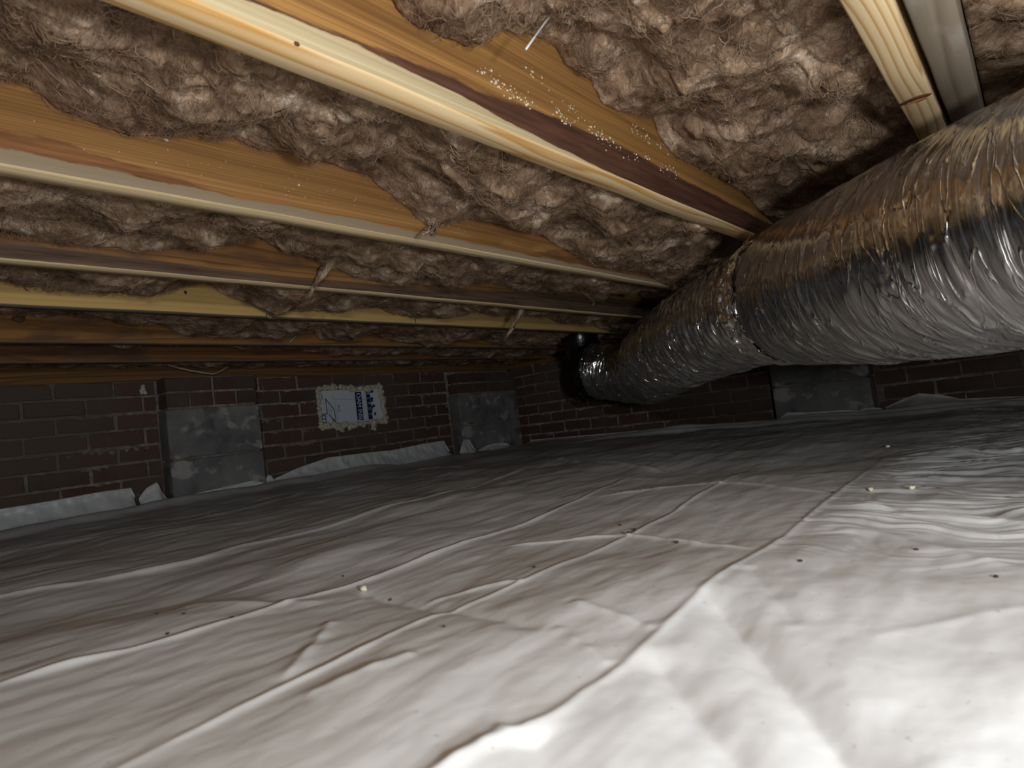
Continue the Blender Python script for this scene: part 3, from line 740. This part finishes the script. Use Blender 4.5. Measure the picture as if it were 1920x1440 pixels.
# ------------------------------------------------------------------ white plastic ground sheet
RIDGES = {
 'C1': (0.0042, 0.0048, [(0.10, 0.262), (0.2, 0.255), (0.26, 0.256), (0.262, 0.245), (0.272, 0.238), (0.291, 0.241), (0.316, 0.246), (0.322, 0.244), (0.331, 0.238), (0.353, 0.239), (0.383, 0.243), (0.399, 0.237), (0.457, 0.246), (0.517, 0.255), (0.608, 0.255), (0.672, 0.249), (0.825, 0.252), (1.011, 0.253), (1.317, 0.269), (1.72, 0.292)]),
 'C2': (0.0045, 0.005, [(0.0, 0.42), (0.129, 0.428), (0.184, 0.436), (0.225, 0.456), (0.273, 0.442), (0.335, 0.455), (0.369, 0.475), (0.407, 0.47), (0.413, 0.444), (0.459, 0.458), (0.502, 0.464), (0.509, 0.453), (0.556, 0.45), (0.64, 0.471), (0.702, 0.47), (0.759, 0.458), (0.843, 0.467), (0.933, 0.472), (1.094, 0.494), (1.282, 0.519), (1.812, 0.575)]),
 'C3': (0.008, 0.006, [(0.0, 0.68), (0.099, 0.696), (0.15, 0.713), (0.173, 0.701), (0.19, 0.675), (0.22, 0.686), (0.257, 0.682), (0.291, 0.666), (0.349, 0.692), (0.407, 0.727), (0.435, 0.679), (0.486, 0.683), (0.546, 0.722), (0.566, 0.687), (0.617, 0.696), (0.67, 0.713), (0.733, 0.729), (0.827, 0.7), (1.008, 0.743), (1.159, 0.758), (1.749, 0.888)]),
 'C4': (0.012, 0.009, [(0.0, 1.24), (0.189, 1.268), (0.224, 1.23), (0.261, 1.149), (0.329, 1.169), (0.413, 1.167), (0.438, 1.136), (0.492, 1.171), (0.559, 1.245), (0.609, 1.163), (0.744, 1.169), (0.866, 1.176), (0.979, 1.252), (1.007, 1.182), (1.175, 1.208), (1.639, 1.46), (2.225, 1.487)]),
 'C5': (0.014, 0.02, [(0.1, 2.15), (0.328, 2.146), (0.474, 1.95), (0.574, 1.88), (0.73, 1.866), (0.933, 1.871), (1.522, 2.358)]),
 'X1': (0.007, 0.005, [(1.045, 0.746), (1.07, 0.649), (1.18, 0.541), (1.206, 0.49), (1.131, 0.406), (1.038, 0.327), (1.011, 0.26)]),
 'X2': (0.007, 0.0045, [(0.655, 0.637), (0.671, 0.581), (0.718, 0.557), (0.748, 0.518), (0.759, 0.458), (0.745, 0.416), (0.718, 0.369), (0.684, 0.312), (0.676, 0.256)]),
 'X3': (0.005, 0.006, [(0.422, 0.525), (0.475, 0.5), (0.508, 0.489), (0.509, 0.453)]),
 'X4': (0.006, 0.007, [(0.342, 0.57), (0.29, 0.51), (0.225, 0.456)]),
 'B1': (0.006, 0.008, [(0.26, 0.256), (0.23, 0.254), (0.18, 0.258)]),
 'G1': (-0.008, 0.013, [(0.435, 0.679), (0.425, 0.597), (0.401, 0.451), (0.393, 0.38), (0.378, 0.322)]),
 'G2': (-0.019, 0.018, [(0.518, 0.253), (0.438, 0.183), (0.382, 0.138), (0.337, 0.105), (0.314, 0.088), (0.25, 0.04)]),
 'G3': (-0.015, 0.016, [(0.389, 0.237), (0.327, 0.176), (0.286, 0.13), (0.24, 0.07)]),
 'G4': (-0.005, 0.012, [(0.597, 0.244), (0.534, 0.198), (0.469, 0.158)]),
 'G5': (-0.012, 0.014, [(0.259, 0.244), (0.244, 0.207), (0.21, 0.15)]),
 'R1': (0.004, 0.006, [(0.392, 0.325), (0.366, 0.277), (0.352, 0.245)]),
 'R2': (0.004, 0.007, [(0.445, 0.348), (0.435, 0.281), (0.418, 0.244)]),
 'W1': (0.006, 0.010, [(1.18, 0.224), (1.228, 0.169), (1.183, 0.088), (1.2, 0.0)]),
 'W2': (0.007, 0.010, [(1.154, 0.235), (1.092, 0.16), (1.042, 0.11), (1.017, 0.052), (1.066, 0.0)]),
 'W3': (0.006, 0.010, [(0.943, 0.25), (0.89, 0.181), (0.832, 0.112), (0.84, 0.038), (0.80, -0.05)]),
 'W4': (0.010, 0.014, [(1.514, 0.26), (1.509, 0.149), (1.506, 0.05), (1.48, -0.1)]),
 'W5': (0.006, 0.012, [(0.819, 0.245), (0.763, 0.134), (0.668, 0.079), (0.636, 0.039), (0.6, -0.02)]),
 'W6': (0.002, 0.008, [(0.465, 0.116), (0.494, 0.095), (0.527, 0.067), (0.551, 0.033), (0.57, 0.0)]),
 'W7': (0.012, 0.018, [(1.60, 2.30), (1.706, 2.004), (1.90, 1.825)]),
 'W8': (0.010, 0.014, [(1.949, 1.506), (1.636, 1.098), (1.446, 0.746)]),
 'W9': (0.006, 0.014, [(0.287, 0.827), (0.34, 0.731), (0.388, 0.648)]),
 'WA': (0.006, 0.010, [(0.212, 0.409), (0.269, 0.403), (0.306, 0.391)]),
 'roll': (0.035, 0.07, [(-0.1, 2.52), (0.38, 2.50), (0.70, 2.56), (1.05, 2.66), (1.5, 2.72), (2.2, 2.70)]),
 'rr1': (0.022, 0.03, [(3.00, -0.4), (2.98, 0.3), (2.92, 0.9), (2.98, 1.6), (3.05, 2.3)]),
 'rr2': (0.030, 0.035, [(3.13, -0.4), (3.12, 0.3), (3.06, 0.7), (3.10, 1.5), (3.16, 2.3)]),
 'rr3': (0.014, 0.02, [(2.72, -0.3), (2.70, 0.3), (2.74, 0.9)]),
}
def spaced(parts):
    out = []
    for a, b, d in parts: out.append(np.arange(a, b, d))
    return np.concatenate(out + [[parts[-1][1]]])
gx = spaced([(-0.5, 0.1, 0.02), (0.1, 1.0, 0.0023), (1.0, 1.9, 0.006), (1.9, XW - 0.012, 0.010)])
gy = spaced([(-0.6, -0.06, 0.015), (-0.06, 0.85, 0.0023), (0.85, 1.7, 0.006), (1.7, YW - 0.012, 0.010)])
GX, GY = np.meshgrid(gx, gy, indexing='ij')
def calm(pts):
    P = np.array(pts, float)
    for _ in range(2):
        Q = P.copy(); Q[1:-1] = 0.5 * P[1:-1] + 0.25 * (P[:-2] + P[2:]); P = Q
    return P
def sheet_h(GX, GY):
    H = 0.012 * fbm(GX * 2.2 + 3, GY * 2.2, 2)
    H += 0.0018 * fbm(GX * 7 + 1, GY * 6 + 4, 2)
    # fold panels: shallow pillows between the long creases
    wx = GX + 0.05 * fbm(GX * 5, GY * 5, 2)
    H += 0.0012 * np.clip(fbm(GX * 9 + 8, GY * 22, 2), -1, 1)
    # tension wrinkles at the right, running across
    wr = smooth((GX - 0.55) / 0.4) * smooth((0.30 - GY) / 0.12)
    H += 0.0045 * wr * fbm(GX * 34 + 2 * fbm(GX * 6, GY * 6, 2), GY * 5, 3)
    lw = smooth((GY - 0.5) / 0.3)
    H += 0.0032 * lw * fbm(GX * 3 + GY * 4, GY * 9 - GX * 2, 2) * smooth((2.6 - GX) / 0.8)
    H += 0.0003 * fbm(GX * 40, GY * 55, 2)
    for nm, (amp, w, pts) in RIDGES.items():
        P = catmull(calm(pts), max(24, 6 * len(pts)))
        reach = 5 * w
        ix = np.where((gx > P[:, 0].min() - reach) & (gx < P[:, 0].max() + reach))[0]
        iy = np.where((gy > P[:, 1].min() - reach) & (gy < P[:, 1].max() + reach))[0]
        if len(ix) == 0 or len(iy) == 0: continue
        sx = slice(ix[0], ix[-1] + 1); sy = slice(iy[0], iy[-1] + 1)
        X, Y = GX[sx, sy], GY[sx, sy]
        best = np.full(X.shape, 9.0); par = np.zeros(X.shape)
        m = len(P) - 1
        for i in range(m):
            a, b = P[i], P[i + 1]; d = b - a; L2 = d @ d + 1e-12
            t = np.clip(((X - a[0]) * d[0] + (Y - a[1]) * d[1]) / L2, 0, 1)
            q = np.hypot(X - a[0] - t * d[0], Y - a[1] - t * d[1])
            s = q < best; best = np.where(s, q, best); par = np.where(s, (i + t) / m, par)
        fade = smooth(np.minimum(par, 1 - par) / 0.12) * (0.85 + 0.3 * noise2(par * 5 + amp * 100, par * 0 + len(pts)))
        prof = np.exp(-(best / w) ** 1.5) if abs(amp) < 0.02 else np.exp(-(best / w) ** 2)
        H[sx, sy] += (amp * 0.55 if abs(amp) < 0.02 else amp) * fade * prof
    return H
H = sheet_h(GX, GY)
edge = smooth((YW - 0.02 - GY) / 0.10); H = H * (0.3 + 0.7 * edge)
V = np.stack([GX, GY, H], -1).reshape(-1, 3)
k = NT('white_plastic', 0.42, 0, 0.45)
pn = k.noise(k.map(k.obj(), (4, 9, 4)), 1.0, 3, 0.5)
dirt = k.noise(k.obj(), 3.0, 5, 0.65)
pc = k.mix(k.step(dirt, 0.45, 0.75), (0.67, 0.665, 0.655), (0.54, 0.52, 0.495))
spk = k.noise(k.obj(), 160, 2, 0.5)
pc = k.mix(k.math('MULTIPLY', k.step(spk, 0.71, 0.76), 0.5), pc, (0.30, 0.24, 0.18))
k.col(pc); k.rgh(k.math('ADD', 0.30, k.math('MULTIPLY', pn, 0.2)))
k.bump(k.noise(k.map(k.obj(), (30, 60, 30)), 1.0, 3, 0.55, 0.5), 0.12, 0.002)
POLY = k.m
sheet = thing('plastic_sheet', 'white wrinkled plastic sheet covering the whole crawl space ground', 'plastic sheet')
mesh_obj('ground_sheet', np_mesh('sheet', V, grid_faces(len(gx), len(gy))), POLY, sheet)
def flap(pts, along, wallc, lean, seed):
    """pts: (along, height) top profile of a turned-up edge; curls away from the wall at its top"""
    pts = np.array(pts); n = int((pts[-1, 0] - pts[0, 0]) / 0.006) + 2
    q = np.linspace(pts[0, 0], pts[-1, 0], n); h = np.interp(q, pts[:, 0], pts[:, 1])
    nv = 12; v = np.linspace(0, 1, nv)
    Q = q[:, None] + 0 * v[None, :]
    Z = -0.004 + (h[:, None] + 0.004) * v[None, :]
    D = 0.012 + lean * (1 - v[None, :]) ** 1.6 + 0.010 * np.sin(PI * v)[None, :] * fbm(Q * 12 + seed, v[None, :] * 1.2, 2) + 0.004 * fbm(Q * 40 + seed, v[None, :] * 3, 2) + 0.010 * (v[None, :] ** 4)
    V = np.stack([Q, wallc - D, Z], -1) if along == 'x' else np.stack([wallc - D, Q, Z], -1)
    me = np_mesh('flap', V.reshape(-1, 3), grid_faces(n, nv))
    o = mesh_obj('turned_up_edge', me, POLY, sheet)
    sm = o.modifiers.new('thick', 'SOLIDIFY'); sm.thickness = 0.0008
    return o
flap([(-0.45, 0.06), (-0.1, 0.085), (0.25, 0.083), (0.436, 0.083), (0.589, 0.085), (0.761, 0.092), (0.854, 0.090), (0.866, 0.055)], 'x', YW, 0.06, 1)
flap([(0.870, 0.045), (0.901, 0.081), (0.943, 0.100), (0.955, 0.06), (0.975, 0.02)], 'x', YW - 0.03, 0.06, 2)
flap([(1.0, 0.012), (1.06, 0.03), (1.162, 0.036), (1.30, 0.045), (1.357, 0.03)], 'x', YW - PD - 0.005, 0.05, 3)
flap([(1.405, 0.02), (1.424, 0.055), (1.445, 0.05), (1.455, 0.02)], 'x', YW - 0.01, 0.04, 4)
flap([(1.455, 0.03), (1.576, 0.064), (1.759, 0.096), (2.0, 0.092), (2.169, 0.085), (2.409, 0.096), (2.575, 0.097), (2.61, 0.03)], 'x', YW, 0.06, 5)
flap([(2.60, 0.02), (2.638, 0.088), (2.69, 0.085), (2.735, 0.01)], 'x', YW - PD - 0.01, 0.04, 6)
flap([(2.765, 0.008), (2.83, 0.026), (2.90, 0.034), (3.0, 0.030), (3.06, 0.015)], 'x', YW - PD - 0.005, 0.04, 7)
flap([(0.64, 0.02), (0.72, 0.032), (0.83, 0.034), (0.97, 0.045), (1.03, 0.006)], 'y', XW - 0.115, 0.10, 8)
flap([(0.56, 0.02), (0.575, 0.028), (0.60, 0.032), (0.64, 0.030), (0.66, 0.016)], 'y', XW - 0.12, 0.12, 9)
flap([(-0.3, 0.015), (0.08, 0.016), (0.286, 0.028), (0.357, 0.055), (0.433, 0.070), (0.50, 0.05), (0.573, 0.02)], 'y', XW, 0.14, 10)
flap([(1.06, 0.01), (1.5, 0.018), (2.0, 0.016), (2.7, 0.02)], 'y', XW, 0.10, 11)

# ------------------------------------------------------------------ foam board plugging the vent
board = thing('foam_board', 'grey foam board with blue printing sealed into the brick vent opening', 'foam board', (VX0, YW + 0.004, VZ0))
fb = plain('foam_board_face', (0.66, 0.70, 0.75), 0.6, var=0.06, scale=20)
ink = plain('navy_ink', (0.018, 0.024, 0.10), 0.5, var=0.1)
inkg = plain('grey_ink', (0.16, 0.17, 0.22), 0.5, var=0.1)
wht = plain('white_print', (0.78, 0.82, 0.86), 0.6, var=0.05)
BW, BHH = VX1 - VX0, VZ1 - VZ0
mesh_obj('board', box_mesh('board', (0.002, 0.0, 0.002), (BW - 0.002, 0.04, BHH - 0.002), 0.001), fb, board)
def bu(x, y): return 0.022 + (x - 395 - 0.085 * (y - 500)) / 1110 * (BW - 0.045)
def bz(x, y): return BHH - 0.018 - (y - 520 + 0.07 * (x - 395)) / 500 * (BHH - 0.030)
def poly(name, pts, mat, yoff=-0.0006, px=True):
    P = [(bu(*p), yoff, bz(*p)) for p in pts] if px else [(p[0], yoff, p[1]) for p in pts]
    bm = bmesh.new(); f = bm.faces.new([bm.verts.new(p) for p in P])
    bmesh.ops.recalc_face_normals(bm, faces=[f])
    if f.normal.y > 0: f.normal_flip()
    me = bpy.data.meshes.new(name); bm.to_mesh(me); bm.free(); return mesh_obj(name, me, mat, board)
def strokes(name, lines, mat, w):
    VV, FF = [], []
    for (a, b) in lines:
        A = np.array([bu(*a), bz(*a)]); B = np.array([bu(*b), bz(*b)]); d = B - A; d /= np.linalg.norm(d) + 1e-9; n = np.array([-d[1], d[0]]) * w / 2
        i = len(VV)
        for p in (A - n, B - n, B + n, A + n): VV.append((p[0], -0.0007, p[1]))
        FF.append((i, i + 1, i + 2, i + 3))
    return mesh_obj(name, np_mesh(name, np.array(VV), np.array(FF), False), mat, board)
poly('printed_band', [(1035, 478), (1160, 470), (1195, 950), (1072, 945)], ink)
poly('printed_band', [(1250, 462), (1330, 450), (1378, 930), (1295, 938)], ink)
def text(name, s, mat, x, y, size, spacing=1.0, shear=0.0, yoff=-0.0011, flip=0.0):
    cu = bpy.data.curves.new(name, 'FONT'); cu.body = s; cu.size = size; cu.space_character = spacing; cu.shear = shear
    cu.align_x = 'LEFT'; cu.align_y = 'CENTER'
    tmp = bpy.data.objects.new('tmp', cu); COL.objects.link(tmp)
    me = bpy.data.meshes.new_from_object(tmp.evaluated_get(bpy.context.evaluated_depsgraph_get()))
    bpy.data.objects.remove(tmp)
    # text x axis -> -z (reads downward), text y axis -> +x
    me.transform(Matrix(((0, 1, 0, 0), (0, 0, -1, 0), (-1, 0, 0, 0), (0, 0, 0, 1))))
    o = mesh_obj(name, me, mat, board); o.location = (bu(x, y), yoff, bz(x, y)); o.rotation_euler = (0, flip, 0)
    return o
text('lettering', 'OAM INSU', wht, 1098, 492, 0.0365, 0.94)
text('lettering', 'ELECT', wht, 1296, 480, 0.0235, 2.35)
text('lettering', 'Attic', ink, 722, 690, 0.021, 1.0, 0.2)
text('lettering', 'E', inkg, 565, 985, 0.022)
strokes('house_drawing', [((490, 600), (515, 840)), ((490, 600), (640, 770)), ((640, 770), (668, 945)), ((515, 840), (400, 850)), ((420, 872), (480, 868)), ((480, 868), (492, 972)), ((492, 972), (432, 978)), ((432, 978), (420, 872)), ((430, 925), (486, 920)), ((545, 852), (660, 962)), ((612, 925), (616, 1030)), ((622, 922), (700, 1010)), ((420, 525), (432, 605))], ink, 0.0046)
strokes('fine_lines', [((612, 528), (650, 640)), ((650, 640), (722, 1000)), ((620, 600), (1030, 600)), ((1165, 598), (1250, 598)), ((400, 680), (490, 672)), ((410, 770), (500, 765)), ((540, 700), (550, 830)), ((575, 735), (590, 860)), ((540, 790), (620, 785))], inkg, 0.0014)
# cut-off large letters beyond the right band
poly('printed_letters', [(1345, 450), (1378, 425), (1420, 470), (1385, 482), (1345, 490)], ink)
poly('printed_letters', [(1345, 560), (1392, 560), (1400, 610), (1378, 640), (1352, 640)], ink)
poly('printed_letters', [(1355, 740), (1372, 700), (1405, 675), (1440, 712), (1385, 740), (1372, 790), (1372, 900), (1362, 900)], ink)
poly('printed_letters', [(1408, 830), (1432, 805), (1452, 830), (1440, 868), (1410, 872)], ink)
k = NT('spray_foam', 0.75, 0, 0.3)
sn = k.noise(k.obj(), 90, 3, 0.6)
k.col(k.ramp(sn, [(0.3, (0.42, 0.37, 0.25)), (0.55, (0.62, 0.57, 0.42)), (0.75, (0.74, 0.70, 0.56))])); k.bump(sn, 0.5, 0.004)
FOAM = k.m
items = []
def edge_blobs(n, fx, fz, rr):
    for _ in range(n):
        t = random.random(); r = random.uniform(*rr)
        items.append(((fx(t) + random.gauss(0, 0.004), random.uniform(-0.016, -0.002), fz(t) + random.gauss(0, 0.005)), (r * random.uniform(.7, 1.3), r * 0.9, r * random.uniform(.7, 1.3))))
edge_blobs(110, lambda t: t * BW, lambda t: BHH + 0.004 + 0.008 * math.sin(7 * t), (0.006, 0.014))
edge_blobs(100, lambda t: t * BW, lambda t: 0.000 + 0.004 * math.sin(9 * t), (0.006, 0.014))
edge_blobs(45, lambda t: 0.004, lambda t: t * BHH, (0.005, 0.012))
edge_blobs(70, lambda t: BW - 0.014 + 0.016 * t, lambda t: BHH * (1 - t), (0.006, 0.015))
for cx, n, dep in ((0.13, 12, 0.035), (0.215, 9, 0.022), (0.33, 16, 0.042), (0.10, 6, 0.02)):
    for _ in range(n):
        items.append(((cx + random.gauss(0, 0.008), -0.008, -random.random() * dep), (random.uniform(.005, .010),) * 3))
mesh_obj('spray_foam', blobs_mesh('foam', items, ICO2, 0.2), FOAM, board)
dab = mesh_obj('foam_dab', blobs_mesh('dab', [((0, 0, 0), (.010, .008, .014)), ((.006, -.004, -.016), (.009, .007, .010)), ((-.006, -.002, -.010), (.008, .007, .012)), ((.002, 0, .012), (.009, .006, .008))]), FOAM)
dab.location = (0.935, YW - 0.004, 0.492); tag(dab, 'small cream foam dab on the brick beside the left pier top', 'foam')

# ------------------------------------------------------------------ small loose things
wirem = NT('galvanised_wire', 0.4, 0.2); wirem.col((0.75, 0.75, 0.76)); wirem.bump(wirem.noise(wirem.obj(), 200, 2), 0.1, 0.0005); wirem = wirem.m
def wire(label, pts, r, mat, name='wire_hanger', cat='wire'):
    return tag(mesh_obj(name, tube_mesh(name, pts, r, 8), mat), label, cat)
wire('straight bright wire insulation hanger poking out above the stained joist', [(0.600, 0.386, 0.650), (0.582, 0.385, 0.631), (0.562, 0.3845, 0.609), (0.538, 0.384, 0.582)], 0.0012, wirem)
stickm = plain('dry_strip', (0.42, 0.36, 0.27), 0.8)
wire('bent pale strip lying on top of the left block pier', [(1.010, 2.762, 0.580), (1.06, 2.765, 0.566), (1.104, 2.768, 0.555), (1.15, 2.77, 0.546), (1.193, 2.77, 0.5395), (1.212, 2.768, 0.542), (1.262, 2.76, 0.571)], [0.003, 0.0042, 0.0042, 0.0042, 0.004, 0.0025, 0.003], stickm, 'wood_strip', 'strip')
wire('short pale splinter leaning on the dim joist beyond the yellow one', [(1.185, 2.078, 0.560), (1.207, 2.08, 0.578), (1.222, 2.082, 0.592)], [0.002, 0.003, 0.0015], stickm, 'splinter', 'strip')
wire('thin dark nail hanging against the clean yellow joist', [(1.425, J[5] - 0.004, 0.556), (1.424, J[5] - 0.0035, 0.575), (1.424, J[5] - 0.003, 0.592)], 0.0014, knotm, 'nail', 'nail')
thr = plain('pale_thread', (0.62, 0.58, 0.52), 0.6)
wire('fine pale thread hanging beside the grey joist above the duct', [(0.80, -0.05, 0.635), (0.797, -0.048, 0.60), (0.79, -0.047, 0.575)], 0.0006, thr, 'thread', 'thread')

wire('fine pale thread dangling at the far end of the stained joist near the duct', [(1.416, 0.470, 0.723), (1.39, 0.466, 0.690), (1.336, 0.462, 0.630)], 0.0006, thr, 'thread', 'thread')
crumb_d = plain('dark_crumb', (0.05, 0.035, 0.022), 0.95, scale=300)
crumb_l = plain('pale_crumb', (0.66, 0.60, 0.46), 0.9, scale=300)
def sheet_z(x, y):
    i = min(max(np.searchsorted(gx, x), 1), len(gx) - 1); j = min(max(np.searchsorted(gy, y), 1), len(gy) - 1)
    return float(H[i - 1:i + 1, j - 1:j + 1].max())
def crumb(x, y, r, mat, label, group=None, name='soil_crumb', cat='crumb'):
    me = blobs_mesh(name, [((0, 0, 0), (r, r * 0.8, r * 0.7)), ((r * .5, r * .3, 0), (r * .7, r * .6, r * .6))], ICO2, 0.25)
    o = mesh_obj(name, me, mat); o.location = (x, y, sheet_z(x, y) + r * 0.4); o.rotation_euler = (0, 0, random.uniform(0, 6))
    return tag(o, label, cat, group)
crumb(0.441, 0.66, 0.0055, crumb_l, 'pea sized cream foam crumb on a sheet crease in the left middle', None, 'foam_crumb')
for x, y, r, mt_, nm, lb in [
    (1.732, 0.313, 0.0045, crumb_l, 'foam_crumb', 'pale foam crumb farthest out on the dim sheet, before the third pier'),
    (1.032, 0.217, 0.0045, crumb_l, 'foam_crumb', 'pale foam crumb just right of the longest straight crease'),
    (1.046, 0.167, 0.0040, crumb_l, 'foam_crumb', 'pale foam crumb on the tension wrinkles, right of its twin'),
    (0.778, 0.473, 0.0026, crumb_d, 'soil_crumb', 'dark soil crumb just beyond the crossing creases in mid sheet'),
    (0.751, 0.466, 0.0026, crumb_d, 'soil_crumb', 'dark soil crumb right on the crossing creases in mid sheet'),
    (0.709, 0.373, 0.0026, crumb_d, 'soil_crumb', 'dark soil crumb to the right of the crossing creases, on the arm crease'),
    (0.808, 0.515, 0.0022, crumb_d, 'soil_crumb', 'dark soil crumb to the left beyond the crossing creases'),
    (0.561, 0.485, 0.0017, crumb_d, 'soil_crumb', 'dark speck on bare sheet between the two middle long creases'),
    (1.011, 0.264, 0.0022, crumb_d, 'soil_crumb', 'dark crumb against the longest crease at its far half'),
    (0.626, 0.201, 0.0020, crumb_d, 'soil_crumb', 'dark crumb alone on the smooth sheet right of the longest crease'),
    (0.357, 0.420, 0.0015, crumb_d, 'soil_crumb', 'dark speck nearest the camera, at lower middle of the sheet'),
    (0.430, 0.593, 0.0019, crumb_d, 'soil_crumb', 'dark crumb just right of the pea sized cream foam crumb'),
    (0.475, 0.756, 0.0016, crumb_d, 'soil_crumb', 'dark speck left of and beyond the cream foam crumb'),
    (0.261, 0.814, 0.0018, crumb_d, 'soil_crumb', 'dark speck at left, farther of the pair above the left crease'),
    (0.271, 0.761, 0.0018, crumb_d, 'soil_crumb', 'dark speck at left, right one of the pair above the left crease'),
    (0.294, 0.690, 0.0018, crumb_d, 'soil_crumb', 'dark speck on the crest of the left long crease'),
    (0.234, 0.704, 0.0018, crumb_d, 'soil_crumb', 'dark speck just in front of the left long crease'),
    (0.817, 2.021, 0.0030, crumb_l, 'foam_crumb', 'tiny pale crumb on the dark sheet in front of the left pier'),
    (0.612, 0.050, 0.0018, crumb_d, 'soil_crumb', 'dark speck at the right edge of the view on the sheet'),
    (0.688, 0.114, 0.0018, crumb_d, 'soil_crumb', 'dark speck beneath the duct where the tension wrinkles end')]:
    crumb(x, y, r, mt_, lb, None, nm)

# ------------------------------------------------------------------ origins at the base of each thing
for o in list(bpy.data.objects):
    if o.parent is None and o.type == 'EMPTY' and o.location.length < 1e-6 and o.children:
        bb = []
        for c in o.children:
            if c.type == 'MESH': bb += [c.matrix_basis @ Vector(q) for q in c.bound_box]
        lo = [min(p[i] for p in bb) for i in range(3)]; hi = [max(p[i] for p in bb) for i in range(3)]
        rebase(o, ((lo[0] + hi[0]) / 2, (lo[1] + hi[1]) / 2, max(lo[2], 0.0)))
